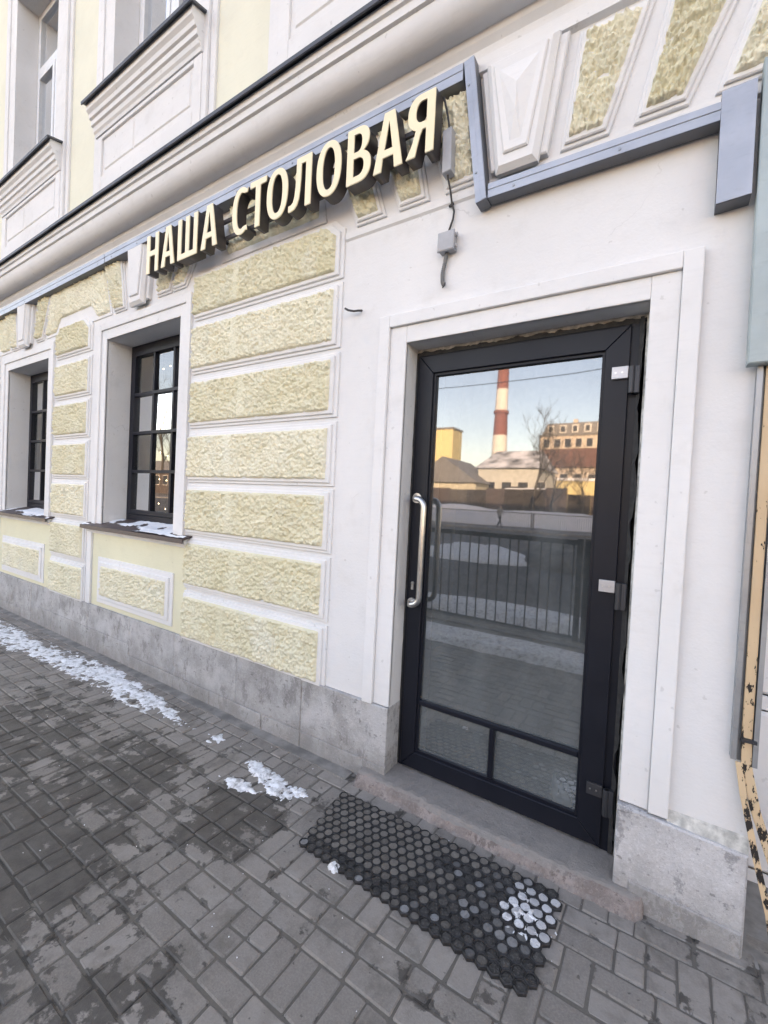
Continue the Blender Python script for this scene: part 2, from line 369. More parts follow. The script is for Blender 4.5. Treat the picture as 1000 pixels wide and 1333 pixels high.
# ------------------------------------------------------------------ ground
o = MB().add([(-900,-900,-.20),(900,-900,-.20),(900,900,-.20),(-900,900,-.20)], [(0,1,2,3)]).build('terrain', M['terrain']); tag(o, kind='structure')
o = MB().add([(-150,-27.5,-.14),(150,-27.5,-.14),(150,-3.2,-.14),(-150,-3.2,-.14)], [(0,1,2,3)]).build('road', M['asphalt']); tag(o, kind='structure')
pave = MB().box(-40, 30, -2.95, .3, -.3, -.0048).build('pavement', M['joint']); tag(pave, kind='structure')
o = MB().box(-40, 30, -3.2, -2.955, -.3, .012).build('kerb', M['concrete']); tag(o, kind='structure')
o = MB().box(-60, 60, -33, -27.5, -.3, -.02).build('far_pavement', M['concrete']); tag(o, kind='structure')
MB.survey = True
MB().box(-12.5, -1.60, -.105, .02, -.05, .004).build('concrete_strip', M['concrete'], pave)
MB().box(-.10, 1.3, -.05, .6, -.05, -.002).build('concrete_strip', M['concrete'], pave)

MB.survey = False
# pavers (herringbone, some split in halves)
PW = .0885
def paver_mesh(nx, ny):
    g = .0020; hx = nx*PW/2-g; hy = ny*PW/2-g; c = .006; b = MB(); vs_ = []
    jit = [(random.uniform(-.0025, .001), random.uniform(-.0025, .001)) for _ in range(8)]
    # eight outline points: corners cut unevenly
    def ring(ax, ay, k):
        out = []
        for q, (sx, sy) in enumerate(((-1,-1),(1,-1),(1,1),(-1,1))):
            e1, e2 = k+jit[2*q][0]*-1.2, k+jit[2*q+1][1]*-1.2
            a_ = (sx*(ax-e1), sy*(ay+jit[2*q][1])); b_ = (sx*(ax+jit[2*q+1][0]), sy*(ay-e2))
            out += [b_, a_] if q % 2 == 0 else [a_, b_]
        return out
    for (ins_, z) in ((c, 0), (c*.35, -.0022), (0, -c), (0, -.03)):
        vs_ += [(x, y, z+(random.uniform(-.0008, .0008) if z == 0 else 0)) for x, y in ring(hx-ins_, hy-ins_, .004)]
    fs = [tuple(range(8))]
    for k in (0, 8, 16): fs += [(k+i, k+8+i, k+8+(i+1) % 8, k+(i+1) % 8) for i in range(8)]
    b.add(vs_, fs); return b
PM = {(k, q): paver_mesh(*k) for k in ((2,1),(1,2),(1,1)) for q in range(5)}
PMesh = {k: v.mesh('paver', M['paver']) for k, v in PM.items()}
spots = []
rp_ = random.Random(19); y = .095
while y > -2.96:                                   # bands parallel to the wall: stretchers or upright bricks, joints staggered
    hb = 2 if rp_.random() < .55 else 1
    x = -9.9-rp_.random()*2*PW
    while x < 1.5:
        r_ = rp_.random()
        if hb == 1:
            n_ = 2 if r_ < .8 else 1; cells = [(x+n_*PW/2, y-PW/2, n_, 1)]
        elif r_ < .62: n_ = 1; cells = [(x+PW/2, y-PW, 1, 2)]
        elif r_ < .80: n_ = 2; cells = [(x+PW, y-PW/2, 2, 1), (x+PW, y-1.5*PW, 2, 1)]
        else: n_ = 1; cells = [(x+PW/2, y-PW/2, 1, 1), (x+PW/2, y-1.5*PW, 1, 1)]
        spots += cells; x += n_*PW
    y -= hb*PW
vis = []
for i, (x, y, nx, ny) in enumerate(spots):
    p = to_px((x, y, 0))
    if p and -40 < p[0] < 1040 and p[1] < 1373: vis.append((p[2], i))
near = set(i for d, i in sorted(vis)[:290])
stuff = MB()
for i, (x, y, nx, ny) in enumerate(spots):
    z = random.uniform(-.003, .001); rz = random.gauss(0, R(.9)); tx, ty = random.gauss(0, R(.7)), random.gauss(0, R(.7))
    jx, jy = random.gauss(0, .0012), random.gauss(0, .0012); kk = ((nx, ny), random.randrange(5))
    if i in near:
        o = link('paver', PMesh[kk], pave); o.location = (x+jx, y+jy, z); o.rotation_euler = (tx, ty, rz)
    else:
        mt = Matrix.Translation((x+jx, y+jy, z)) @ Matrix.Rotation(rz, 4, 'Z') @ Matrix.Rotation(tx, 4, 'X') @ Matrix.Rotation(ty, 4, 'Y')
        stuff.add([mt @ Vector(v) for v in PM[kk].v], PM[kk].f)
tag(stuff.build('far_pavers', M['paver_s'], pave), kind='stuff')

# ------------------------------------------------------------------ the house
MB.survey = True
bld = thing('corner_house', (-3, 0, 0), 'cream and white plastered house with rough yellow stucco blocks and a glass entrance door', 'building')
def wall_holes(x0, x1, z0, z1, y0, y1, holes):
    b = MB()
    xs = sorted(set([x0, x1]+[h[0] for h in holes]+[h[1] for h in holes])); zs = sorted(set([z0, z1]+[h[2] for h in holes]+[h[3] for h in holes]))
    for i in range(len(xs)-1):
        for j in range(len(zs)-1):
            cx, cz = (xs[i]+xs[i+1])/2, (zs[j]+zs[j+1])/2
            if any(h[0] < cx < h[1] and h[2] < cz < h[3] for h in holes): continue
            for y, fl in ((y0, 0), (y1, 1)):
                q = [(xs[i], y, zs[j]), (xs[i+1], y, zs[j]), (xs[i+1], y, zs[j+1]), (xs[i], y, zs[j+1])]
                b.add(q[::-1] if fl else q, [(0,1,2,3)])
    for (a, c, e, f) in [h for h in holes]+[(x0, x1, z0, z1)]:
        b.add([(a,y0,e),(a,y1,e),(a,y1,f),(a,y0,f)], [(0,1,2,3)]); b.add([(c,y0,e),(c,y1,e),(c,y1,f),(c,y0,f)], [(0,1,2,3)])
        b.add([(a,y0,f),(a,y1,f),(c,y1,f),(c,y0,f)], [(0,1,2,3)])
        if e > 0.01 or (a, c) == (x0, x1): b.add([(a,y0,e),(a,y1,e),(c,y1,e),(c,y0,e)], [(0,1,2,3)])
    return b
WC = [-4.045, -6.47, -8.895]                 # ground floor windows
WH, WZ0, WZ1 = .58, 1.150, 2.83
DX0, DX1, DZ1 = -1.400, -.293, 2.322         # entrance opening
GX0, GX1, GZ1 = .115, 1.25, 2.95             # gateway opening at the right
UC = [-8.83, -6.44, -4.055, -1.65, .75]      # first floor windows
UH, UZ0, UZ1 = .585, 4.95, 7.10
XL, XR, ZT = -17, 15, 19.5
holes = [(c-WH, c+WH, WZ0, WZ1) for c in WC]+[(DX0, DX1, -.05, DZ1), (GX0, GX1, -.05, GZ1)]
wall = wall_holes(XL, XR, -.05, 3.66, 0, .46, holes).build('wall', M['white'], bld)
upper = wall_holes(XL, XR, 3.66, ZT, .0, .46, [(c-UH, c+UH, UZ0, UZ1) for c in UC]).build('upper_wall', M['hazed_yellow'], bld)
shell = MB(); shell.box(XL, XR, 9, 9.3, -.05, ZT).box(XL, XL+.3, .46, 9, -.05, ZT).box(XR-.3, XR, .46, 9, -.05, ZT).box(XL-.2, XR+.2, -.3, 9.5, ZT, ZT+.3)
shell.build('rear_shell', M['hazed_yellow'], bld)
inn = MB(); inn.box(XL+.3, XR-.3, 3.2, 3.3, -.05, 3.55).box(XL+.3, XR-.3, .46, 9, 3.55, 3.75).box(XL+.3, XR-.3, .46, 9, -.06, .05).box(XL+.3, XR-.3, 3.2, 3.3, 3.75, ZT)
inn.box(-2.6, -2.5, .46, 3.2, .05, 3.55).box(-.05, .05, .46, 3.2, .05, 3.55)
inn.build('interior', M['interior'], bld)

# plinth with stone slabs
plinth = MB().box(XL, DX0-.04, -.012, .0, -.05, .39).build('plinth', M['concrete'], bld)
x = DX0; random.seed(3)
first = True; slabs = []
while x > -12:
    wd = .62 if first else random.uniform(.5, .95)
    slabs.append((x-wd, x)); x -= wd; first = False
for (a, c) in slabs:
    zt = .415+random.uniform(-.003, .003); yf = -.024+random.uniform(-.003, .002)
    r = random.random()
    cuts = [(.195, zt)] if r < .6 else [(.10, zt)]
    zc = cuts[0][0]
    y1 = .114 if c == DX0 else -.006
    e = -.003 if c == DX0 else .0007
    MB().plate(rect(a+.0007, c-e, zc+.0007, zt), yf, y1, .004).build('stone_slab', M['plinth'], plinth)
    if random.random() < .5 or c == DX0: parts = [(a, c)]
    else: mid = (a+c)/2+random.uniform(-.1, .1); parts = [(a, mid), (mid, c)]
    for (p0, p1) in parts:
        MB().plate(rect(p0+.0007, p1-(-.0045 if p1 == DX0 else .0007), -.05, zc-.0007), yf+random.uniform(-.004, .001), y1, .004).build('stone_slab', M['plinth'], plinth)
pr = MB().plate([(DX1-.003, -.05), (.113, -.05), (.113, .352), (DX1-.003, .372)], -.042, .114, .006).build('plinth', M['plinth_light'], bld); pr['label'] = 'pale veined marble base block right of the door'
MB().plate([(DX1+.05, -.05), (.108, -.05), (.108, .085), (DX1+.05, .10)], -.050, -.03, .005).build('stone_slab', M['plinth'], pr)
MB().profile_x([(-.030, .35), (0, .345), (0, .40), (-.006, .395)], -.13, .113).build('mortar_fillet', M['mortar'], bld)

# entrance step
def step_mesh():
    b = MB(); x0, x1, yf, z1 = -1.535, -.185, -.070, .062
    prof = [(yf-.050, -.03), (yf-.044, .0), (yf-.034, .012), (yf-.020, .034), (yf-.006, .052), (yf+.004, .059), (yf+.018, z1), (0, z1+.003), (.13, z1+.004), (.13, -.03)]
    N = 150; vs_ = []; n = len(prof)
    for i in range(N+1):
        x = x0+(x1-x0)*i/N
        e = max(0, (x-(x1-.05))/.05); sh = .045*(1-math.sqrt(max(0, 1-e*e)))
        for (y, z) in prof:
            k = noise.noise((x*9, y*9+3, z*14))*.006+noise.noise((x*40, y*40, z*40))*.006
            wear = -.012*math.exp(-((x+.85)/.35)**2) if z > .04 and y < .02 else 0
            vs_.append((x, y+(sh if y < 0 else 0)+(k if y < .1 else 0), z+(k*.6 if z > 0 else 0)+wear))
    fs = []
    for i in range(N):
        for k in range(n): fs.append((i*n+k, (i+1)*n+k, (i+1)*n+(k+1) % n, i*n+(k+1) % n))
    fs += [tuple(range(n)), tuple(range(N*n+n-1, N*n-1, -1))]
    return b.add(vs_, fs)
step_mesh().build('step', M['step'], bld)['label'] = 'low worn granite doorstep with rounded end'

# rough stucco pillows on stepped frames
def stucco(xl, xr, zb, zt, y0, name, parent, amp=1.0, stp=.0062, seed=0):
    """xl,xr: functions of v; zb,zt: functions of x"""
    vm = .5; w_ = max(xr(0)-xl(0), xr(1)-xl(1)); xm = (xl(.5)+xr(.5))/2; h_ = zt(xm)-zb(xm)
    nu = max(6, int(w_/stp)); nv = max(6, int(h_/stp)); vs_ = []; fs = []
    for j in range(nv+1):
        v = j/nv
        for i in range(nu+1):
            u = i/nu; x = xl(v)+(xr(v)-xl(v))*u; z = zb(x)+(zt(x)-zb(x))*v
            ed = min(u*w_, (1-u)*w_, v*h_, (1-v)*h_)
            lift = .024*sstep(-.002, .010+.004*noise.noise((x*50, z*50, 3)), ed)
            d = noise.voronoi((x*40+seed, z*40, seed*.7))[0]
            d2 = noise.voronoi((x*88+seed, z*88, seed*.3))[0]
            lump = (.42-d[0])*.022+(.4-d2[0])*.026+noise.noise((x*15, z*15, seed+5))*.008
            if w_ > 1: lump *= .35+.65*sstep(.012, .05, abs(x-(xl(0)+w_*(.38+.05*math.sin(seed*3)))+.02*noise.noise((z*9, seed, 0))))
            y = y0-lift-amp*lump*(1 if 0 < i < nu and 0 < j < nv else 0)
            jx = noise.noise((x*60, z*60, 9.1+seed))*.003*(0 if i in (0, nu) else 1)
            vs_.append((x+jx, y if ed > 1e-6 else y0+.004, z+jx*.7*(0 if j in (0, nv) else 1)))
    for j in range(nv):
        for i in range(nu): a = j*(nu+1)+i; fs.append((a, a+1, a+nu+2, a+nu+1))
    me = bpy.data.meshes.new(name); me.from_pydata([(SX(a), SY(b), c) for a, b, c in vs_], [], fs); me.materials.append(M['stucco']); me.polygons.foreach_set('use_smooth', [True]*len(me.polygons))
    return link(name, me, parent)
def cst(a): return lambda _: a
_sd = [0]
def block(x0, x1, z0, z1, ml=.053, mr=.053, mz=.038, parent=None, cham=(0, 0), yb=0.0, name='rusticated_block'):
    """one framed rough block; cham = size of chamfer at upper left / upper right"""
    _sd[0] += 1.37
    ca, cb_ = cham
    def poly(dl, dr, dz):
        p = [(x0-dl, z0-dz), (x1+dr, z0-dz)]
        p += [(x1+dr, z1+dz-cb_), (x1+dr-cb_*1.25, z1+dz)] if cb_ else [(x1+dr, z1+dz)]
        p += [(x0-dl+ca*1.25, z1+dz), (x0-dl, z1+dz-ca)] if ca else [(x0-dl, z1+dz)]
        return p
    b = MB(); b.plate(poly(ml, mr, mz), yb-.012, yb+.01, .003); b.plate(poly(ml*.5, mr*.5, mz*.5), yb-.026, yb-.010, .004)
    fr = b.build(name, M['trim'], parent or bld)
    def zt(x):
        z = z1
        if ca and x < x0+ca*1.25: z = min(z, z1-ca+(x-x0)/1.25)
        if cb_ and x > x1-cb_*1.25: z = min(z, z1-cb_+(x1-x)/1.25)
        return z
    stucco(cst(x0), cst(x1), cst(z0), zt, yb-.026, 'stucco_panel', fr, seed=_sd[0])
    return fr
ROWS = [(.424, .724), (.820, 1.121), (1.218, 1.516), (1.608, 1.906), (2.006, 2.299), (2.402, 2.696)]
for (z0, z1) in ROWS: block(-3.270, -1.905, z0, z1, ml=.012)
block(-3.270, -1.905, 2.795, 3.058, ml=.012, cham=(0, .06))
for pc in (-5.295, -7.72, -10.15):
    for k, (z0, z1) in enumerate(ROWS): block(pc-.36, pc+.345, z0, z1, ml=.03, mr=.045)
    block(pc-.35, pc+.335, 2.815, 3.075, ml=.035, mr=.05, cham=(.085, .085))
    MB().plate(rect(pc+.43, pc+.515, .415, 1.09), -.022, .01, .004).build('pilaster_strip', M['trim'], bld)

# voussoirs: framed slanted panels (quads given bottom-left, bottom-right, top-right, top-left)
def vouss(bl, br, tr, tl, m=.032, yb=0.0):
    _sd[0] += 1.37
    q = [bl, br, tr, tl]
    b = MB(); b.plate(inset(q, -m), yb-.014, yb+.01, .004); b.plate(inset(q, -m*.5), yb-.028, yb-.012, .005)
    fr = b.build('voussoir', M['trim'], bld)
    def L(a, c): return lambda v: a[0]+(c[0]-a[0])*v
    zb = lambda x: bl[1]; zt = lambda x: tl[1]
    stucco(L(bl, tl), L(br, tr), zb, zt, yb-.028, 'stucco_panel', fr, amp=1.35, seed=_sd[0])
DC = -.848
for s in (1, -1):
    for (b0, b1, t0, t1) in ((.215, .345, .262, .470), (.497, .618, .585, .790), (.765, .900, .900, 1.090)):
        if s == 1: vouss((DC+b0, 3.048), (DC+b1, 3.048), (DC+t1, 3.452), (DC+t0, 3.452))
        else: vouss((DC-b1, 3.048), (DC-b0, 3.048), (DC-t0, 3.452), (DC-t1, 3.452))
for c in WC:
    for s in (1, -1):
        b0, b1, t0, t1 = .275, .425, .345, .610
        if s == 1: vouss((c+b0, 3.065), (c+b1, 3.065), (c+t1, 3.47), (c+t0, 3.47), .028)
        else: vouss((c-b1, 3.065), (c-b0, 3.065), (c-t0, 3.47), (c-t1, 3.47), .028)
    if c == WC[0]: vouss((c+.505, 3.065), (c+.63, 3.065), (c+.90, 3.47), (c+.70, 3.47), .028)
def spandrel(xa, xb, ya=.0):
    """flared panel over a pier; xa, xb = inner feet"""
    _sd[0] += 1.37
    xl = lambda v: xa+.12*v+(-.0); xr = lambda v: xb-.12*v
    zb = lambda x: 3.065+min(max(0, (x-xa-.22)*1.1), max(0, (xb-.22-x)*1.1), .125)
    pl = [(xa-.03, 3.04), (xb+.03, 3.04), (xb-.09, 3.50), (xa+.09, 3.50)]
    fr = MB().plate(pl, -.010, .01, .003).build('spandrel', M['trim'], bld)
    stucco(xl, xr, zb, cst(3.47), -.012, 'stucco_panel', fr, seed=_sd[0])
for i in range(2):
    a, c = WC[i+1]+.53, WC[i]-.53; spandrel(a, c)
_sd[0] += 2
fr = MB().plate([(-2.98, 3.11), (-2.0, 3.11), (-2.07, 3.50), (-2.90, 3.50)], -.012, .01, .003).build('spandrel', M['trim'], bld)
stucco(cst(-2.90), cst(-2.06), cst(3.15), cst(3.46), -.012, 'stucco_panel', fr, seed=_sd[0])

# keystones
def keystone(c, wt, wb, z0, z1, big=False):
    k = MB(); b = MB()
    def tz(h0, h1, za, zb_): return [(c-h0, za), (c+h0, za), (c+h1, zb_), (c-h1, zb_)]
    k.plate(tz(wb+.045, wt+.045, z0+.035, z1+.02), -.035, .01, .006)
    k.plate(tz(wb+.012, wt+.012, z0, z1+.02), -.075, -.03, .022)
    ks = k.build('keystone', M['trim'], bld)
    b.plate(tz(wb-.028, wt-.028, z0+.065, z1-.02), -.088, -.07, .006); b.build('raised_panel', M['trim'], ks)
    if big:
        p = tz(wb-.055, wt-.055, z0+.095, z1-.05); zm = z0+.22; zn = z1-.16
        vs_ = [(x, -.086, z) for x, z in p]+[(c, -.112, zm), (c, -.112, zn)]
        MB().add(vs_, [(0,1,4),(1,2,5,4),(2,3,5),(3,0,4,5)]).build('diamond_point', M['trim'], ks)
keystone(DC, .150, .082, 2.985, 3.475, True)
for c in WC: keystone(c, .145, .092, 3.012, 3.50)
MB().profile_x([(-.012, 2.965), (0, 2.955), (.01, 2.955), (.01, 3.0), (-.0135, 3.0)], -1.845, XR).build('lintel_band', M['trim'], bld)

# belt cornice between the floors
prof = [(.01, 3.50), (-.030, 3.51), (-.030, 3.575), (-.018, 3.585), (-.022, 3.62), (-.045, 3.645), (-.055, 3.672), (-.088, 3.675), (-.12, 3.72), (-.17, 3.78), (-.193, 3.786),
        (-.210, 3.790), (-.210, 3.834), (-.226, 3.838), (-.226, 3.886), (.01, 3.960)]
co = MB().profile_x(prof, XL, XR).build('cornice', M['trim'], bld)
cv = [(-.086-.107*math.sin(R(a))**.85, 3.670+.115*(1-math.cos(R(a)))**.9) for a in range(0, 91, 6)]
vs_ = []; fs = []
for i, (y, z) in enumerate(cv): vs_ += [(XL, y, z), (XR, y, z)]
for i in range(len(cv)-1): fs.append((2*i, 2*i+1, 2*i+3, 2*i+2))
MB().add(vs_, fs).build('cove', M['trim'], co, smooth=True)
x = XL; fl = MB()
while x < XR:
    dz = random.uniform(-.002, .002)
    fl.profile_x([(-.262, 3.874+dz), (-.262, 3.897+dz), (-.255, 3.901+dz), (.0, 3.985), (.0, 3.970), (-.252, 3.890+dz), (-.252, 3.874+dz)], x, x+1.96); x += 1.95
fl.build('flashing', M['flash'], co)

# ground floor window surrounds, sills, aprons and windows
def surround(c, h, z0, z1, w1, w2, y1, y2, ztop2, name, parent):
    """two stepped casing on left, right and top"""
    b = MB()
    b.box(c-h-w1, c-h, -y1, .01, z0, z1+w1).box(c+h, c+h+w1, -y1, .01, z0, z1+w1).box(c-h, c+h, -y1, .01, z1, z1+w1)
    b.box(c-h-w1-w2, c-h-w1-.0005, -y2, .01, z0, z1+w1+w2).box(c+h+w1+.0005, c+h+w1+w2, -y2, .01, z0, z1+w1+w2).box(c-h-w1, c+h+w1, -y2, .01, z1+w1+.0005, z1+w1+w2)
    return b.build(name, M['trim'], parent, bevel=.004)
def lower_window(c):
    surround(c, WH, 1.14, WZ1, .085, .065, .012, .026, 0, 'window_surround', bld)
    yf = .205; x0, x1 = c-WH+.012, c+WH-.012; z0, z1 = 1.205, WZ1-.004
    b = MB(); fw_ = .052
    b.box(x0, x0+fw_, yf, yf+.07, z0, z1).box(x1-fw_, x1, yf, yf+.07, z0, z1).box(x0+fw_, x1-fw_, yf, yf+.07, z1-.06, z1).box(x0+fw_, x1-fw_, yf, yf+.07, z0, z0+.06)
    w = b.build('window', M['win_alu'], bld, bevel=.003)
    sx0, sx1, sz0, sz1 = x0+fw_+.003, x1-fw_-.003, z0+.063, z1-.063
    s = MB(); t = .040
    s.box(sx0, sx0+t, yf-.012, yf+.05, sz0, sz1).box(sx1-t, sx1, yf-.012, yf+.05, sz0, sz1).box(sx0+t, sx1-t, yf-.012, yf+.05, sz1-t, sz1).box(sx0+t, sx1-t, yf-.012, yf+.05, sz0, sz0+t)
    s.build('sash', M['win_alu'], w, bevel=.003)
    gx0, gx1, gz0, gz1 = sx0+t, sx1-t, sz0+t, sz1-t
    mx = [gx0+(gx1-gx0)*k/3 for k in (1, 2)]; mz = [gz0+(gz1-gz0)*k/4 for k in (1, 2, 3)]
    for xx in mx: MB().box(xx-.013, xx+.013, yf-.006, yf+.04, gz0, gz1).build('glazing_bar', M['win_alu'], w)
    for zz in mz: MB().box(gx0, gx1, yf-.009, yf+.042, zz-.013, zz+.013).build('glazing_bar', M['win_alu'], w)
    xs = [gx0]+mx+[gx1]; zs = [gz0]+mz+[gz1]
    for i in range(3):
        for j in range(4):
            t1, t2 = random.gauss(0, .0016), random.gauss(0, .0016)
            q = [(xs[i], yf+.015-t1-t2, zs[j]), (xs[i+1], yf+.015+t1-t2, zs[j]), (xs[i+1], yf+.015+t1+t2, zs[j+1]), (xs[i], yf+.015-t1+t2, zs[j+1])]
            MB().add(q, [(0,1,2,3)]).build('pane', M['winglass'], w)
    # metal sill with drip edge and moulding below
    b = MB(); b.profile_x([(.21, 1.212), (.0, 1.172), (-.085, 1.150), (-.088, 1.118), (-.082, 1.118), (-.079, 1.140), (.0, 1.160), (.21, 1.20)], c-.825, c+.825)
    sl = b.build('window_sill', M['brown_metal'], bld)
    MB().profile_x([(0.01, 1.075), (-.018, 1.078), (-.026, 1.092), (-.045, 1.100), (-.056, 1.125), (-.056, 1.142), (.01, 1.158)], c-.80, c+.80).build('sill_moulding', M['trim'], sl)
    # yellow apron with framed rough panel
    ap = MB().box(c-.728, c+.772, -.004, .01, .416, 1.076).build('apron', M['yellow_flat'], bld)
    b = MB(); b.plate(rect(c-.60, c+.615, .455, .868), -.016, .0, .003).plate(rect(c-.555, c+.572, .495, .828), -.030, -.014, .004)
    b.build('panel_frame', M['trim'], ap)
    _sd[0] += 2.1
    stucco(cst(c-.515), cst(c+.535), cst(.525), cst(.798), -.022, 'stucco_panel', ap, seed=_sd[0])
random.seed(11)
for c in WC: lower_window(c)

# snow lying on the sills
def sill_snow(c, lab, seed):
    N, K = 80, 16; vs_ = []; keep = {}; fs = []
    for i in range(N+1):
        for j in range(K+1):
            x = c-.82+1.64*i/N; y = -.078+.26*j/K
            if abs(x-c) > .575 and y > -.03: h = -1
            else:
                f = noise.noise((x*4+seed, y*7, 2))*.9+.35+noise.noise((x*14, y*14+seed, 5))*.35
                f -= 1.1*math.exp(-((x-(c-.05))/.22)**2-((y+.045)/.05)**2)+.9*math.exp(-((x-(c-.42))/.15)**2)
                h = f
            zs_ = 1.150+(y+.085)*(.022/.085) if y < 0 else 1.172+y*(.04/.21)
            keep[(i, j)] = h > 0; vs_.append((x, y, zs_+.001+max(0, min(h, .5))*.022))
    for i in range(N):
        for j in range(K):
            if sum(keep[k] for k in ((i, j), (i+1, j), (i+1, j+1), (i, j+1))) >= 3:
                a = i*(K+1)+j; fs.append((a, a+K+1, a+K+2, a+1))
    o = MB().add(vs_, fs).build('sill_snow', M['clean_snow'], smooth=True); tag(o, lab, 'snow', 'snow on window sills')
sill_snow(WC[0], 'thin snow on the brown sill of the nearer ground floor window', 3)
sill_snow(WC[1], 'thin snow on the sill of the farther ground floor window', 8)

# first floor: surrounds, sill cornices, aprons, white windows
def upper_window(c):
    b = MB()
    for s in (-1, 1):
        a = sorted((c+s*UH, c+s*(UH+.17))); e = sorted((c+s*(UH+.17), c+s*(UH+.27))); g = sorted((c+s*(UH+.27), c+s*(UH+.335)))
        b.box(a[0], a[1], -.030, .01, 3.95, UZ1+.17).box(e[0]+.0005, e[1]-.0005, -.045, .01, 3.95, UZ1+.27).box(g[0], g[1], -.022, .01, 3.95, UZ1+.335)
    b.box(c-UH, c+UH, -.030, .01, UZ1, UZ1+.17).box(c-UH-.17, c+UH+.17, -.045, .01, UZ1+.1705, UZ1+.27).box(c-UH-.27, c+UH+.27, -.022, .01, UZ1+.2705, UZ1+.335)
    su = b.build('window_surround', M['trim'], bld, bevel=.005)
    # sill cornice
    pr_ = [(.01, 4.655), (-.062, 4.66), (-.068, 4.685), (-.082, 4.70), (-.088, 4.735), (-.105, 4.742), (-.105, 4.785), (-.122, 4.792), (-.128, 4.825), (-.150, 4.845), (-.150, 4.905), (.01, 4.965)]
    sc = MB().profile_x(pr_, c-.805, c+.805).build('sill_cornice', M['trim'], bld)
    MB().profile_x([(-.185, 4.885), (-.187, 4.908), (-.178, 4.914), (.2, 4.99), (.2, 4.975), (-.176, 4.898), (-.176, 4.885)], c-.83, c+.83).build('flashing', M['flash'], sc)
    b = MB(); w0 = .80
    # apron: raised frame round a recessed panel, a joint in its middle
    b.box(c-w0, c-w0+.10, -.055, .0, 4.0, 4.654).box(c+w0-.10, c+w0, -.055, .0, 4.0, 4.654).box(c-w0+.1005, c+w0-.1005, -.055, .0, 4.0, 4.285).box(c-w0+.1005, c+w0-.1005, -.055, 0, 4.62, 4.654)
    ap = b.build('apron', M['trim'], bld, bevel=.006)
    b = MB(); b.plate(rect(c-.66, c-.153, 4.34, 4.60), -.045, 0, .012).plate(rect(c-.147, c+.66, 4.34, 4.60), -.045, 0, .012)
    b.box(c-.70, c+.70, -.036, .0, 4.285, 4.62); b.build('raised_panel', M['trim'], ap)
    # white window
    yf = .18; x0, x1, z0, z1 = c-UH+.003, c+UH-.003, 4.985, UZ1-.003; f = .065; zt = 6.40
    b = MB()
    b.box(x0, x0+f, yf, yf+.07, z0, z1).box(x1-f, x1, yf, yf+.07, z0, z1).box(x0+f, x1-f, yf, yf+.07, z1-f, z1).box(x0+f, x1-f, yf, yf+.07, z0, z0+f).box(x0+f, x1-f, yf-.004, yf+.07, zt-.05, zt+.05).box(c-.045, c+.045, yf-.004, yf+.07, z0+f, zt-.05)
    w = b.build('window', M['pvc'], bld, bevel=.005)
    for (a, e) in ((x0+f, c-.045), (c+.045, x1-f)):
        s = MB(); t = .05
        s.box(a+.003, a+t, yf-.016, yf+.05, z0+f+.003, zt-.053).box(e-t, e-.003, yf-.016, yf+.05, z0+f+.003, zt-.053).box(a+t, e-t, yf-.016, yf+.05, zt-.053-t, zt-.053).box(a+t, e-t, yf-.016, yf+.05, z0+f+.003, z0+f+t)
        s.build('sash', M['pvc'], w, bevel=.004)
        MB().add([(a+t, yf+.02, z0+f+t), (e-t, yf+.021, z0+f+t), (e-t, yf+.02, zt-.1), (a+t, yf+.019, zt-.1)], [(0,1,2,3)]).build('pane', M['upglass'], w)
    MB().add([(x0+f, yf+.03, zt+.05), (x1-f, yf+.03, zt+.05), (x1-f, yf+.031, z1-f), (x0+f, yf+.03, z1-f)], [(0,1,2,3)]).build('pane', M['upglass'], w)
    return su
for c in UC: upper_window(c)
for c in UC:
    b = MB()
    b.box(c-UH-.002, c-UH+.003, -.028, .18, 4.95, UZ1).box(c+UH-.003, c+UH+.002, -.028, .18, 4.95, UZ1).box(c-UH+.003, c+UH-.003, -.028, .18, UZ1-.003, UZ1+.002)
    b.build('window_reveal', M['trim'], bld)

# ------------------------------------------------------------------ entrance door
b = MB(); h = (DX1-DX0)/2; c = (DX0+DX1)/2
W1, W2 = .100, .066
for s in (-1, 1):
    a = sorted((c+s*h, c+s*(h+W1))); e = sorted((c+s*(h+W1), c+s*(h+W1+W2)))
    zb = .416 if s < 0 else .373
    b.box(a[0], a[1], -.012, .01, zb, DZ1+.088).box(e[0]+(.0005 if s > 0 else 0), e[1]-(.0005 if s < 0 else 0), -.030, .01, zb-(.004 if s < 0 else 0), DZ1+.152)
b.box(DX0, DX1, -.012, .01, DZ1, DZ1+.088); b.box(DX0-W1, DX1+W1, -.030, .01, DZ1+.0885, DZ1+.152)
b.build('door_surround', M['trim'], bld, bevel=.004)
YD = .108
b = MB()
fx0, fx1, fz0, fz1 = DX0+.006, -.320, .066, 2.290
b.box(fx0, fx0+.035, YD+.004, YD+.09, fz0, fz1).box(fx1-.045, fx1, YD+.002, YD+.09, fz0, fz1).box(fx0+.035, fx1-.045, YD+.004, YD+.09, fz1-.03, fz1)
door = b.build('door', M['black_alu'], bld, bevel=.003); door['label'] = 'black framed glass entrance door'
# leaf: mitred stiles and rails
lx0, lx1, lz0, lz1 = fx0+.022, -.360, .078, 2.276
gx0, gx1, gz0, gz1 = -1.288, -.456, .168, 2.183
def mitre(q): MB().plate(q, YD-.012, YD+.05, .003).build('leaf_frame', M['black_alu'], door)
mitre([(lx0, lz0), (gx0, gz0), (gx0, gz1), (lx0, lz1)]); mitre([(gx1, gz0), (lx1, lz0), (lx1, lz1), (gx1, gz1)])
mitre([(lx0+.0008, lz0), (lx1-.0008, lz0), (gx1, gz0-.0004), (gx0, gz0-.0004)]); mitre([(gx0, gz1+.0004), (gx1, gz1+.0004), (lx1-.0008, lz1), (lx0+.0008, lz1)])
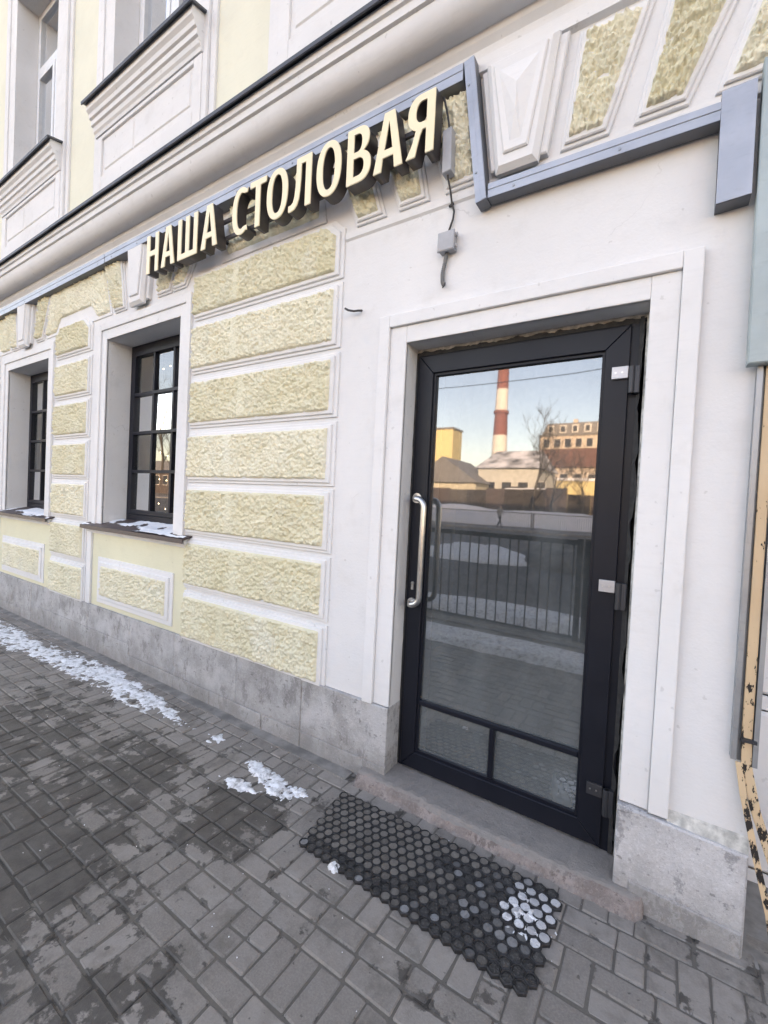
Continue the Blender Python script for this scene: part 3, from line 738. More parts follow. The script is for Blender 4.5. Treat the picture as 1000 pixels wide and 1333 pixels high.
# glazing beads, bars, panes
b = MB(); t = .012
b.box(gx0-.002, gx0+t, YD, YD+.03, gz0, gz1).box(gx1-t, gx1+.002, YD, YD+.03, gz0, gz1).box(gx0+t, gx1-t, YD, YD+.03, gz1-t, gz1+.002).box(gx0+t, gx1-t, YD, YD+.03, gz0-.002, gz0+t)
b.build('glazing_bead', M['black_alu'], door)
zm = .437; xm = -.866
MB().plate(rect(gx0+t, gx1-t, zm-.014, zm+.014), YD-.006, YD+.03, .005).build('glazing_bar', M['black_alu'], door)
MB().plate(rect(xm-.013, xm+.013, gz0+t, zm-.014), YD-.004, YD+.03, .005).build('glazing_bar', M['black_alu'], door)
def pane(x0, x1, z0, z1, dx=0., dz=0.):
    y = YD+.018
    MB().add([(x0, y-dx-dz, z0), (x1, y+dx-dz, z0), (x1, y+dx+dz, z1), (x0, y-dx+dz, z1)], [(0,1,2,3)]).build('glass_pane', M['doorglass'], door)
pane(gx0, gx1, zm, gz1); pane(gx0, xm, gz0, zm, .0005, .0006); pane(xm, gx1, gz0, zm, -.0004, .0007)
# pull handle
ph = MB(); zt_, zb_ = 1.525, .965; xa, xb_ = -1.345, -1.272; yo = YD-.012-.055
def arc(z, s):
    pts = [(xa, YD-.012, z), (xa+.004, YD-.04, z), (xa+.018, yo-.002, z-s*.002)]
    for k in range(5):
        a = k/4*math.pi/2
        pts.append((xb_-.045+.045*math.sin(a), yo-.006, z-s*.045*(1-math.cos(a))-s*.004))
    return pts
pts = arc(zt_, 1)+[(xb_, yo-.006, zt_-.2), (xb_, yo-.006, zb_+.2)]+arc(zb_, -1)[::-1]
ph.tube(pts, .0155, 14); hd = ph.build('pull_handle', M['steel'], door, smooth=True)
for z in (zt_, zb_):
    MB().tube([(xa, YD-.008, z), (xa, YD-.019, z)], .028, 20).build('rosette', M['steel'], hd) if False else MB().tube([(xa, YD-.008, z), (xa, YD-.021, z)], .027, 20).build('rosette', M['steel'], door)
b = MB(); b.tube([(-1.347, YD-.010, 1.07), (-1.347, YD-.018, 1.07)], .009, 14); b.box(-1.354, -1.340, YD-.018, YD-.011, 1.035, 1.068); b.build('lock_cylinder', M['steel'], door)
for (z, wear) in ((2.055, 1), (1.165, 1), (.298, 0)):
    b = MB(); b.box(-.352, -.318, YD-.034, YD-.010, z-.065, z+.045); b.tube([(-.347, YD-.028, z-.065), (-.347, YD-.028, z+.045)], .013, 12)
    hg = b.build('hinge', M['hinge'], door, bevel=.002)
    b = MB(); b.box(-.425, -.362, YD-.026, YD-.011, z+.0, z+.05); b.build('hinge_leaf', M['plate'] if wear else M['hinge'], door, bevel=.002)
    for q in (-.41, -.385): MB().tube([(q, YD-.027, z+.025), (q, YD-.024, z+.025)], .004, 8).build('screw', M['steel'], door)
# ragged sealant and mortar in the gap round the frame
def ragged(pts_in, pts_out_fn, y, name, mat, n=90, seed=0):
    vs_ = []; fs = []
    for i in range(n+1):
        t = i/n; a, o_ = pts_in(t), pts_out_fn(t)
        vs_ += [(a[0], y, a[1]), (o_[0], y-.003, o_[1]), (o_[0], y+.02, o_[1])]
    for i in range(n): fs += [(3*i, 3*i+1, 3*i+4, 3*i+3), (3*i+1, 3*i+2, 3*i+5, 3*i+4)]
    MB().add(vs_, fs).build(name, mat, door)
nz = lambda t, s, k: noise.noise((t*k, s, 1.7))
ragged(lambda t: (-.330, .07+2.235*t), lambda t: (-.313+.013*nz(t, 2, 30)+.006*nz(t, 5, 90)-.006*(1 if nz(t, 8, 9) > .25 else 0), .07+2.235*t), YD-.008, 'sealant', M['sealant'])
ragged(lambda t: (-.306, .064+2.25*t), lambda t: (-.2935, .064+2.25*t), YD-.004, 'mortar_joint', M['mortar'])
ragged(lambda t: (DX0+.01+1.09*t, 2.284), lambda t: (DX0+.01+1.09*t, 2.303+.009*nz(t, 12, 25)+.006*nz(t, 15, 80)), YD+.001, 'sealant', M['sealant'])
ragged(lambda t: (DX0+.01, 0.07+2.23*t), lambda t: (DX0+.002+.003*nz(t, 22, 30), .07+2.23*t), YD+.002, 'sealant', M['sealant'])
MB().box(DX0, DX1, YD+.012, YD+.2, 2.282, 2.34).build('mortar_joint', M['mortar'], door)

# ------------------------------------------------------------------ gateway recess at the right
b = MB(); b.box(GX0-.0, GX1, .40, .44, -.05, GZ1); b.build('recessed_wall', M['trim'], bld)
b = MB(); b.plate(rect(GX0+.02, GX0+.55, .05, .72), .386, .40, .02).plate(rect(GX0+.02, GX0+.55, .78, 2.5), .386, .40, .02); b.build('recessed_panel', M['trim'], bld)

# ------------------------------------------------------------------ sheet metal left from an older sign
strip = thing('sheet_metal_edging', (-4, 0, 2.9), 'blue-grey sheet metal edging strip stepping round the sign and over the door', 'metal trim')
def sbox(pts0, pts1, w, y0, y1, name, m='bluefilm'):
    """flat channel between two (x,z) points, height w, with a folded lip"""
    a, c = Vector(pts0), Vector(pts1); d = (c-a).normalized(); n_ = Vector((-d.y, d.x))*w/2
    poly = [tuple(a-n_), tuple(c-n_), tuple(c+n_), tuple(a+n_)]
    b = MB(); b.plate(poly, y0, y1, .003); n2 = n_*.45
    o = b.build(name, M['darkgalv'], strip)
    b = MB(); b.plate(poly, y0-.003, y0-.0005)
    poly2 = [tuple(a+n_*.1), tuple(c+n_*.1), tuple(c+n_*.95), tuple(a+n_*.95)]
    b.plate(poly2, y0-.006, y0-.002, .001); b.build('film_face', M[m], o)
    L_ = (c-a).length; k = .12
    while k < L_: q_ = a+d*k-n_*.45; MB().tube([(q_.x, y0-.0065, q_.y), (q_.x, y0-.001, q_.y)], .006, 8).build('screw', M['galv'], o); k += .42
    return o
xs = [-11.5, -9.2, -6.9, -4.55, -2.35, -1.115]
for i in range(5): sbox((xs[i]+.002, 3.497+.004*(i % 2)), (xs[i+1]-.002, 3.497+.004*(i % 2)), .078, -.088+.002*(i % 2), .005, 'edging_length')
sbox((-1.092, 3.545), (-.995, 2.875), .052, -.082, -.008, 'edging_length')
sbox((-.968, 2.916), (-.110, 2.908), .062, -.070, -.008, 'edging_length')
b = MB(); b.plate([(-.107, 2.588), (-.008, 2.594), (-.012, 2.975), (-.110, 2.972)], -.072, .0, .004); eb = b.build('end_box', M['darkgalv'], strip)
MB().plate([(-.107, 2.588), (-.008, 2.594), (-.012, 2.975), (-.110, 2.972)], -.0755, -.0725).build('film_face', M['bluefilm'], eb)
pan = MB().plate([(.012, 2.02), (.26, 2.02), (.26, 3.03), (.002, 3.03)], -.082, -.03, .004).build('metal_cladding', M['bluepanel'])
tag(pan, 'pale blue sheet metal panel with scuffs at the right edge above the rail', 'metal panel')
MB().box(.016, .25, -.030, .0, 2.9, 2.94).build('bracket', M['galv'], pan); MB().box(.016, .1, -.030, .0, 2.25, 2.29).build('bracket', M['galv'], pan)

rail = thing('gate_rail', (.08, -.02, 0), 'grey steel channel with a flaking peach painted bar bent out at its foot', 'rail')
MB().box(.044, .060, -.040, .0, .67, 2.03).box(.104, .118, -.040, .0, .66, 2.03).box(.060, .104, -.008, .0, .66, 2.03).build('channel', M['galv'], rail)
def bar(pts, w, th):
    b = MB(); vs_ = []; fs = []
    for (x, y, z) in pts: vs_ += [(x-w/2, y, z), (x+w/2, y, z), (x+w/2, y+th, z), (x-w/2, y+th, z)]
    for i in range(len(pts)-1):
        for k in range(4): fs.append((4*i+k, 4*i+(k+1) % 4, 4*i+4+(k+1) % 4, 4*i+4+k))
    fs += [(3, 2, 1, 0), tuple(range(4*len(pts)-4, 4*len(pts)))]
    return b.add(vs_, fs)
bar([(.083, -.032, 2.02), (.084, -.032, 1.4), (.086, -.033, .75), (.090, -.036, .66), (.120, -.045, .52), (.175, -.055, .36), (.235, -.05, .16)], .030, .016).build('painted_bar', M['peach'], rail, bevel=.002)
bar([(.068, -.040, .665), (.085, -.050, .56), (.125, -.062, .38), (.170, -.072, .20), (.195, -.07, .05)], .020, .006).build('painted_bar', M['peach'], rail, bevel=.001)
MB().box(.068, .112, -.052, -.030, .742, .752).build('clamp', M['hinge'], rail)

# ------------------------------------------------------------------ sign lettering
def ell(cx, cz, rx, rz, a0, a1, n, p=2.25):
    out = []
    for i in range(n+1):
        a = R(a0+(a1-a0)*i/n); ca, sa = math.cos(a), math.sin(a)
        out.append((cx+rx*math.copysign(abs(ca)**(2/p), ca), cz+rz*math.copysign(abs(sa)**(2/p), sa)))
    return out
S = .150
def glyph(ch, w):
    if ch == 'Н': return [[(0,0),(S,0),(S,.44),(w-S,.44),(w-S,0),(w,0),(w,1),(w-S,1),(w-S,.575),(S,.575),(S,1),(0,1)]]
    if ch == 'Ш':
        m = w/2; return [[(0,0),(w,0),(w,1),(w-S,1),(w-S,.13),(m+S/2,.13),(m+S/2,1),(m-S/2,1),(m-S/2,.13),(S,.13),(S,1),(0,1)]]
    if ch == 'А':
        m = w/2; k = .105; sx = .165
        f = lambda z, x0, x1: x0+(x1-x0)*z
        zi = .23; zj = .355
        return [[(0,0),(sx,0),(f(zi, sx, m-.02),zi),(w-f(zi, sx, m-.02),zi),(w-sx,0),(w,0),(m+k,1),(m-k,1)],
                [(f(zj, sx, m-.005)+.005,zj),(m,.84),(w-f(zj, sx, m-.005)-.005,zj)]]
    if ch == 'Т': m = w/2; return [[(m-S/2,0),(m+S/2,0),(m+S/2,.87),(w,.87),(w,1),(0,1),(0,.87),(m-S/2,.87)]]
    if ch == 'О': return [ell(w/2,.5,w/2,.515,0,360,44)[:-1], ell(w/2,.5,w/2-S*1.02,.515-.12,0,360,44)[:-1]]
    if ch == 'С':
        ou = ell(w*.56,.5,w*.56,.515,52,308,36); inn_ = ell(w*.60,.5,w*.60-S,.515-.12,300,60,32)
        return [ou[:-1]+[(w*.985,.035),(w*.945,.145)]+inn_[1:-1]+[(w*.945,.855),(w*.985,.965)]]
    if ch == 'Л':
        return [[(w-S,0),(w,0),(w,1),(.20,1),(.195,.72),(.185,.45),(.165,.27),(.13,.165),(.075,.125),(0,.12),(.0,-.005),(.08,-.005),(.17,.02),(.235,.08),(.285,.19),(.31,.36),(.325,.60),(.332,.868),(w-S,.868)]]
    if ch == 'В':
        ou = [(0,0)]+[(w*.48,0)]+ell(w*.5,.275,w*.5,.275,-88,72,14)[1:]+ell(w*.47,.765,w*.44,.235,-50,88,12)+[(w*.4,1),(0,1)]
        h1 = [(S,.12),(w*.45,.12)]+ell(w*.47,.282,w*.53-S*1.02,.162,-80,80,12)+[(w*.45,.444),(S,.444)]
        h2 = [(S,.556),(w*.42,.556)]+ell(w*.44,.718,w*.455-S,.162,-80,80,12)+[(w*.42,.88),(S,.88)]
        return [ou, h1, h2]
    if ch == 'Я':
        bowl = ell(w*.50,.71,w*.475,.29,94,252,18)
        ou = [(w-S,0),(w,0),(w,1),(w*.56,1)]+bowl+[(w*.30,.36),(w*.20,.2),(0,0),(S*1.18,0),(w*.33+.04,.16),(w*.44+.03,.33),(w*.58,.415),(w-S,.415)]
        hole = [(w-S,.885),(w*.56,.885)]+ell(w*.55,.71,w*.525-S*1.02,.175,98,262,14)+[(w*.56,.535),(w-S,.535)]
        return [ou, hole]
LH, LZ, YL = .281, 3.128, -.170; YLS = SY(YL)
def letter_mesh(ch, w, depth, ysh, mat, name):
    cu = bpy.data.curves.new(name, 'CURVE'); cu.dimensions = '2D'; cu.fill_mode = 'BOTH'; cu.extrude = depth/2
    for loop in glyph(ch, w/LH):
        sp = cu.splines.new('POLY'); sp.points.add(len(loop)-1); sp.use_cyclic_u = True
        for pt, (x, z) in zip(sp.points, loop): pt.co = (x*LH, z*LH, 0, 1)
    tmp = bpy.data.objects.new('tmp', cu); COL.objects.link(tmp)
    dg = bpy.context.evaluated_depsgraph_get(); me = bpy.data.meshes.new_from_object(tmp.evaluated_get(dg))
    bpy.data.objects.remove(tmp); bpy.data.curves.remove(cu)
    me.transform(Matrix.Translation((0, ysh, 0)) @ Matrix.Rotation(R(90), 4, 'X'))
    me.materials.clear(); me.materials.append(mat); me.name = name
    return me
sign = thing('shop_sign', (-2.45, -.1, 3.12), 'cream faced dark sided raised letters reading НАША СТОЛОВАЯ above window and door', 'sign')
LET = [('Н', -3.700, .160), ('А', -3.496, .172), ('Ш', -3.284, .232), ('А', -3.004, .176), ('С', -2.672, .150), ('Т', -2.502, .146), ('О', -2.346, .178), ('Л', -2.156, .174), ('О', -1.940, .176), ('В', -1.722, .156), ('А', -1.545, .174), ('Я', -1.350, .150)]
for ch, x, w in LET:
    jit = random.uniform(-.002, .002)
    body = link('letter', letter_mesh(ch, w*.974, .070, .0, M['letter_side'], 'letter'), sign); body.location = (-3.417+(SX(x)+3.417)*.9938, YLS+.0405, LZ+jit)
    fc = link('letter_face', letter_mesh(ch, w*.974, .006, 0, M['letter_face'], 'letter_face'), body); fc.location = (0, -.0385, 0)
MB().box(-3.62, -1.22, YL+.084, YL+.10, 3.20, 3.222).box(-3.62, -1.22, YL+.084, YL+.10, 3.315, 3.337).build('mounting_rail', M['letter_side'], sign)
for x in (-3.5, -2.9, -2.3, -1.7, -1.3): MB().box(x, x+.025, YL+.10, .0, 3.203, 3.22).build('bracket', M['letter_side'], sign)

# power supply, cable, junction box, conduit stub, hook
psu = MB().plate([(-1.198, 3.055), (-1.150, 3.06), (-1.158, 3.262), (-1.206, 3.257)], -.100, -.045, .004).build('sign_transformer', M['box_grey']); tag(psu, 'slim grey transformer box hanging beside the last sign letter', 'power supply')
cb = MB(); cb.tube([(-1.20, -.11, 3.40), (-1.188, -.085, 3.33), (-1.1785, -.073, 3.262), (-1.1775, -.074, 3.16), (-1.178, -.0735, 3.08),(-1.178, -.072, 3.05), (-1.171, -.05, 3.0), (-1.172, -.022, 2.955), (-1.162, -.012, 2.915), (-1.166, -.012, 2.88), (-1.186, -.018, 2.815)], .005, 8)
o = cb.build('sign_cable', M['cable'], smooth=True); tag(o, 'thin dark cable running from the sign down to the junction box', 'cable')
MB().tube([(-1.190, -.008, 2.95), (-1.166, -.018, 2.95)], .007, 8).build('cable_clip', M['cable'], o)
jb = thing('junction_box', (-1.19, 0, 2.72), 'small grey junction box on the white wall above the door', 'junction box')
MB().plate(rect(-1.222, -1.142, 2.722, 2.806), -.040, .0, .006).build('box_body', M['box_grey'], jb)
MB().plate(rect(-1.226, -1.138, 2.718, 2.810), -.052, -.0395, .004).build('lid', M['box_grey'], jb)
for z in (2.738, 2.79): MB().tube([(-1.141, -.03, z), (-1.128, -.03, z)], .010, 10).build('gland', M['box_grey'], jb)
pts = [(-1.186, -.016, 2.722), (-1.194, -.018, 2.68), (-1.206, -.016, 2.63), (-1.203, -.018, 2.585), (-1.192, -.024, 2.565)]
b = MB().tube(pts, .0085, 10)
for i in range(26):
    t = i/25*(len(pts)-1.001); k = int(t); f = t-k; p = Vector(pts[k]).lerp(Vector(pts[k+1]), f); q = Vector(pts[k]).lerp(Vector(pts[k+1]), min(1, f+.05))
    b.tube([p, q], .0105, 10)
o = b.build('conduit_stub', M['conduit'], smooth=True); tag(o, 'short cut end of grey ribbed conduit under the junction box', 'conduit')
MB().tube([(-1.192, -.024, 2.566), (-1.183, -.028, 2.572), (-1.186, -.032, 2.556), (-1.196, -.03, 2.55)], .003, 6).build('wire_end', M['cable'], o)
o = MB().tube([(-1.712, .0, 2.548), (-1.716, -.03, 2.538), (-1.735, -.045, 2.533), (-1.775, -.046, 2.545), (-1.800, -.044, 2.560)], .006, 8).build('wall_hook', M['cable'], smooth=True); tag(o, 'small dark bent metal hook on the wall left of the door', 'hook')

# string lights inside the windows
for c, lab in ((WC[0], 'fairy lights hanging behind the panes of the nearer ground floor window'), (WC[1], 'fairy lights hanging behind the panes of the farther ground floor window')):
    t = thing('string_lights', (c, .4, 2.75), lab, 'string lights', 'lights in the windows')
    b = MB(); w = MB()
    for k in range(9):
        x = c-.48+.12*k; n_ = 6; w.tube([(x, .40, 2.78), (x+.01, .40, 1.3)], .0015, 4)
        for q in range(n_):
            z = 2.68-.26*q-random.uniform(0, .12); r = .0045
            b.add([(x+r, .40, z), (x-r, .40, z), (x, .40+r, z), (x, .40-r, z), (x, .40, z+r), (x, .40, z-r)], [(0,2,4),(2,1,4),(1,3,4),(3,0,4),(2,0,5),(1,2,5),(3,1,5),(0,3,5)])
    w.build('wire', M['cable'], t); tag(b.build('bulbs', M['bulb'], t), kind='stuff')

# ------------------------------------------------------------------ rubber ring mat
MB.survey = False
MC = [Vector((-1.262, -.572)), Vector((-.262, -.606)), Vector((-.250, -.145)), Vector((-1.318, -.186))]   # near-left, near-right, far-right, far-left
def bil(u, v): return (MC[0]*(1-u)+MC[1]*u)*(1-v)+(MC[3]*(1-u)+MC[2]*u)*v
LW, LHt, NC, NR = 1.03, .435, 23, 11
pu, pv = 1/(NC+.5), 1/(NR+1/3); pit = LW*pu
ring = MB(); fill = MB(); wetf = MB(); slush = MB(); snowf = MB()
for j in range(NR):
    for i in range(NC):
        uc = (i+.5+(.5 if j % 2 else 0))*pu; vc = (j+2/3)*pv
        if j == 0 and 4 < i < 15 and random.random() < .15: continue
        p = bil(uc, vc); x, y = p.x, p.y; u, v = uc, vc
        zt2 = .0125+.002*noise.noise((x*4, y*4, 0)); ri = pit*random.uniform(.385, .425)
        hexa = [bil(uc+du*pu, vc+dv*pv) for du, dv in ((.5, 1/3), (0, 2/3), (-.5, 1/3), (-.5, -1/3), (0, -2/3), (.5, -1/3))]
        outer = [hexa[k].lerp(hexa[(k+1) % 6], t_/3) for k in range(6) for t_ in range(3)]
        a0 = math.atan2(outer[0].y-y, outer[0].x-x); n_ = 18; vs_ = []
        zc = lambda q_: .0115+.0022*noise.noise((q_.x*4, q_.y*4, 0))
        for k in range(n_):
            a = a0+2*math.pi*k/n_; ca, sa = math.cos(a), math.sin(a); o_ = outer[k]
            vs_ += [(o_.x, o_.y, -.002), (o_.x, o_.y, zc(o_)-.0018), (x+(ri+.0022)*ca, y+(ri+.0022)*sa, zt2), (x+ri*ca, y+ri*sa, zt2-.001), (x+(ri-.0008)*ca, y+(ri-.0008)*sa, .001)]
        ring.add(vs_, [(5*k+q, 5*((k+1) % n_)+q, 5*((k+1) % n_)+q+1, 5*k+q+1) for k in range(n_) for q in range(4)])
        s_ = noise.noise((x*6+3, y*6, 4.2)); s2 = noise.noise((x*14+3, y*14, 7.2))
        sn = sstep(.60, .90, u)*sstep(.10, .55, v)*sstep(1.02, .86, v)+.30*s_+.25*s2
        dr = sstep(.62, .35, u)*sstep(.12, .36, v)+.75*sstep(.70, .9, v)*sstep(.3, .5, u)+.35*s_+.2*s2
        if sn > .78: tgt, zf = snowf, .0115+.003*random.random()
        elif sn > .38: tgt, zf = (slush if random.random() < .7 else wetf), .0075+.004*random.random()
        elif dr > .36: tgt, zf = fill, .0085+.0035*random.random()
        else: tgt, zf = (wetf if random.random() < .7 else (slush if random.random() < .35 else fill)), .005+.005*random.random()
        n_ = 12; cen = [(x, y, zf+.0012)]; rim = [(x+ri*rr_*math.cos(2*math.pi*k/n_), y+ri*rr_*math.sin(2*math.pi*k/n_), zf+random.uniform(-.0016, .001)) for k in range(n_) for rr_ in (random.uniform(.90, 1.06),)]
        tgt.add(cen+rim, [(0, 1+k, 1+(k+1) % n_) for k in range(n_)])
mat = ring.build('rubber_ring_mat', M['rubber'], smooth=False); tag(mat, 'black rubber ring doormat clogged with dirt and snow before the step', 'doormat')
def dirt_mat(name, a, b_, hi, rough, amt):
    m, n, l, b = nm(name); p = _pos(n); f = _noise(n, l, p, 26, 5, .7); g = _noise(n, l, p, 170, 4, .7)
    rnd = n.new('ShaderNodeNewGeometry').outputs['Random Per Island']
    c = _mix(n, l, rnd, a, b_); c = _mix(n, l, _math(n, l, 'MULTIPLY', _ramp(n, l, f, .45, .7), .7), c, a)
    c = _mix(n, l, _math(n, l, 'MULTIPLY', _ramp(n, l, g, .5, .7), amt), c, hi)
    l.new(c, b.inputs['Base Color']); b.inputs['Roughness'].default_value = rough; _bump(n, l, g, .8, .004, b); return m
tag(fill.build('packed_dirt', dirt_mat('mat_dirt', (.12, .105, .09), (.20, .178, .155), (.30, .28, .26), .85, .45), mat), kind='stuff')
tag(wetf.build('wet_grit', dirt_mat('mat_wet_grit', (.03, .028, .027), (.085, .078, .072), (.25, .24, .23), .45, .55), mat), kind='stuff')
tag(slush.build('grey_slush', dirt_mat('mat_slush', (.13, .125, .12), (.34, .335, .335), (.10, .095, .09), .6, .6), mat), kind='stuff')
tag(snowf.build('packed_snow', dirt_mat('mat_snow', (.46, .455, .46), (.86, .86, .88), (.30, .29, .285), .6, .55), mat), kind='stuff')

# ------------------------------------------------------------------ snow and ice on the pavement
MB.survey = True
def snow_patch(x0, x1, y0, y1, fn, hmax, label, stp=.014, group='snow on the pavement'):
    nx, ny = int((x1-x0)/stp), int((y1-y0)/stp); vs_ = []; kp = []; idx = {}; fs = []
    H_ = [[fn(x0+(x1-x0)*i/nx, y0+(y1-y0)*j/ny) for j in range(ny+1)] for i in range(nx+1)]
    def vid(i, j):
        if (i, j) not in idx:
            idx[(i, j)] = len(vs_); h_ = max(0, min(1, H_[i][j])); x, y = x0+(x1-x0)*i/nx, y0+(y1-y0)*j/ny
            vs_.append((x+.006*noise.noise((x*40, y*40, 1)), y+.006*noise.noise((x*40, y*40, 7)), -.004+hmax*math.sqrt(h_)*(1+.5*noise.noise((x*25, y*25, 3))) if H_[i][j] > 0 else -.008))
        return idx[(i, j)]
    for i in range(nx):
        for j in range(ny):
            if max(H_[i][j], H_[i+1][j], H_[i][j+1], H_[i+1][j+1]) > 0: fs.append((vid(i, j), vid(i+1, j), vid(i+1, j+1), vid(i, j+1)))
    o = MB().add(vs_, fs).build('snow_patch', M['snow'], smooth=True)
    return tag(o, label, 'snow', group)
def f1(x, y):
    yc = -.27-.12*sstep(-4.3, -6.2, x)+.05*noise.noise((x*.9, 3, 0)); wd = .045+.115*sstep(-2.6, -3.7, x)+.03*noise.noise((x*2, 9, 0))
    e = 1-((y-yc)/wd)**2
    end = sstep(-2.62, -2.95, x)
    return e*.60-.24+.42*noise.noise((x*5, y*11, 1))+.42*noise.noise((x*15, y*22, 2))+.34*noise.noise((x*38, y*45, 6))+.30*noise.noise((x*85, y*95, 3))-(1-end)*.8
snow_patch(-9, -2.6, -.75, -.08, f1, .011, 'long strip of melting snow along the foot of the wall', .011)
def f2(x, y):
    def el(cx, cy_, rx, ry, rot):
        dx, dy = x-cx, y-cy_; c_, s_ = math.cos(rot), math.sin(rot); return 1-((dx*c_+dy*s_)/rx)**2-((-dx*s_+dy*c_)/ry)**2
    e = max(el(-1.98, -.34, .20, .055, -.1), el(-1.86, -.37, .17, .06, -.35), el(-2.02, -.49, .13, .045, .1), el(-1.74, -.335, .07, .03, 0)*.7)
    return e*.6-.12+.5*noise.noise((x*13, y*13, 4))+.5*noise.noise((x*34, y*34, 8))+.4*noise.noise((x*80, y*80, 5))
snow_patch(-2.4, -1.55, -.68, -.15, f2, .015, 'small ragged patch of grey and white snow left of the doormat', .0075)
def f3(x, y): return .25-((x+2.5)**2+(y+.28)**2)/.012+.6*noise.noise((x*25, y*25, 4))
snow_patch(-2.65, -2.3, -.42, -.15, f3, .012, 'tiny scrap of snow past the end of the snow strip', .010)
def f4(x, y): return .5-((x+1.279)**2+(y+.606)**2)/.0012+.5*noise.noise((x*60, y*60, 4))
o = snow_patch(-1.345, -1.215, -.665, -.545, f4, .03, 'small lump of snow at the near left edge of the doormat', .006)
def f5(x, y):
    e = 1-((x+.56)/.105)**2-((y+.335)/.13)**2
    return e*.5-.12+.4*noise.noise((x*16, y*16, 4))+.45*noise.noise((x*42, y*42, 9))+.4*noise.noise((x*95, y*95, 2))
snow_patch(-.66, -.435, -.52, -.17, f5, .0225, 'thin broken dusting of snow over the right end of the doormat', .0055)
# little crumbs of ice
cr = MB()
for k in range(110):
    x, y = random.uniform(-3.6, -.1), random.uniform(-1.5, -.12); r = random.uniform(.001, .0032)
    cr.add([(x+r, y, 0), (x, y+r, 0), (x-r, y, 0), (x, y-r, 0), (x, y, r*1.2)], [(0,1,4),(1,2,4),(2,3,4),(3,0,4)])
tag(cr.build('ice_crumbs', M['clean_snow']), 'scattered crumbs of ice and grit on the paving', 'ice', kind='stuff')

# ------------------------------------------------------------------ across the street (seen in the door glass)
MB.survey = False
def FX(x, Y): return (1.0378*x/(2.357-Y)+.0928)*(2.223-Y)
def FZ(z, Y): return 1.5+1.07*(z-1.5)/(2.357-Y)*(2.223-Y)
def simple(name, col, rough=.85, var=.12, scale=2.0): return plain(name, col, rough, 0, var, scale)
M['iron'] = simple('dark_iron', (.03, .03, .035), .5)
M['cream_wall'] = simple('cream_house_wall', (.62, .56, .42)); M['pale_wall'] = simple('pale_house_wall', (.55, .54, .48)); M['yellow_wall'] = simple('yellow_wall', (.70, .58, .30))
M['beige_wall'] = simple('beige_wall', (.60, .50, .40)); M['red_roof'] = simple('rust_red_roof', (.20, .105, .08)); M['grey_roof'] = simple('grey_roof', (.22, .21, .20))
M['dark_pane'] = simple('dark_pane', (.03, .035, .045), .2); M['old_brick'] = simple('old_dark_brick', (.10, .075, .065)); M['snowy_roof'] = plain('snow_dusted_roof', (.42, .42, .43), .8, 0, .8, .55); M['brown_wood'] = simple('dark_brown_boards', (.055, .045, .038)); M['brick_red'] = simple('chimney_red', (.27, .10, .08)); M['chim_white'] = simple('chimney_white', (.72, .68, .62))
M['bark'] = simple('grey_bark', (.10, .085, .07)); M['earth'] = plain('dark_earth', (.13, .12, .11), .9, 0, .45, 2.2, .8, 8)

def railing(x0, Y, label, n=16, L=2.0, h=1.14, parts=True, group=None):
    t = thing('guard_railing', (x0, Y, 0), label, 'railing', group)
    if not parts: t.location.z = -.1
    MB().box(x0, x0+L, Y-.02, Y+.02, h-.03, h+.03).build('top_rail', M['iron'], t); MB().box(x0, x0+L, Y-.012, Y+.012, .04, .06).build('bottom_rail', M['iron'], t)
    for xx in (x0+.03, x0+L-.03): MB().box(xx-.03, xx+.03, Y-.03, Y+.03, -.15, h+.05).build('post', M['iron'], t)
    if parts:
        me = MB().tube([(0, 0, .06), (0, 0, h-.03)], .0085, 6).mesh('bar', M['iron'])
        for k in range(n): o = link('bar', me, t); o.location = (x0+.1+(L-.2)*k/(n-1)+random.gauss(0, .008), Y, 0)
    else:
        b = MB()
        for k in range(n): x = x0+.1+(L-.2)*k/(n-1); b.box(x-.014, x+.014, Y-.01, Y+.01, .06, h-.03)
        tag(b.build('bars', M['iron'], t), kind='stuff')
names = ['first', 'second', 'third', 'fourth', 'fifth']
for k in range(4): railing(-6.0+2.62*k, -3.2, 'iron guard railing on the near kerb, mirrored in the door, %s from left' % names[k], 20, 2.6, group='railings at the near kerb')
for k in range(4): railing(-32+8.05*k, -29.2, 'dark iron railing on the far pavement mirrored in the door, %s section from the left' % names[k], 60, 8.0, 1.15, False, 'railings at the far pavement')

def heap(name, cx, cy_, rx, ry, h, mat, label, cat, seed, z0=-.1, N=30):
    vs_ = []; fs = []; cx = FX(cx, cy_)
    for i in range(N+1):
        for j in range(N+1):
            u, v = i/N*2-1, j/N*2-1; r = u*u+v*v
            x, y = cx+u*rx, cy_+v*ry
            z = h*max(0, 1-r)**.8*(1+.6*noise.noise((u*2.5+seed, v*2.5, 1)))+(.12*h*noise.noise((u*9, v*9, seed)) if r < 1 else -.2)
            vs_.append((x, y, z0+z))
    for i in range(N):
        for j in range(N): a = i*(N+1)+j; fs.append((a, a+N+1, a+N+2, a+1))
    o = MB().add(vs_, fs).build(name, mat, smooth=True); return tag(o, label, cat)
heap('snow_bank', -1.9, -2.46, 3.2, .36, .08, M['snow'], 'low grey snow bank behind the viewer on the near pavement edge', 'snow', 1, -.02)
heap('snow_bank', -3.0, -4.4, 4.0, .55, .16, M['snow'], 'dirty snow ridge along the near side of the road', 'snow', 4, -.16)
heap('snow_bank', -6.2, -11.2, 2.4, 1.4, .35, M['snow'], 'snow pile in the middle of the road mirrored in the door', 'snow', 6, -.16)
heap('earth_heap', -2.4, -13.0, 3.6, 3.4, .75, M['earth'], 'dark heap of earth in the road mirrored in the door', 'earth heap', 9, -.16)
heap('snow_bank', -16, -36, 22, 3.5, 1.5, M['snow'], 'long snow bank behind the far railing mirrored in the door', 'snow', 12, -.3)

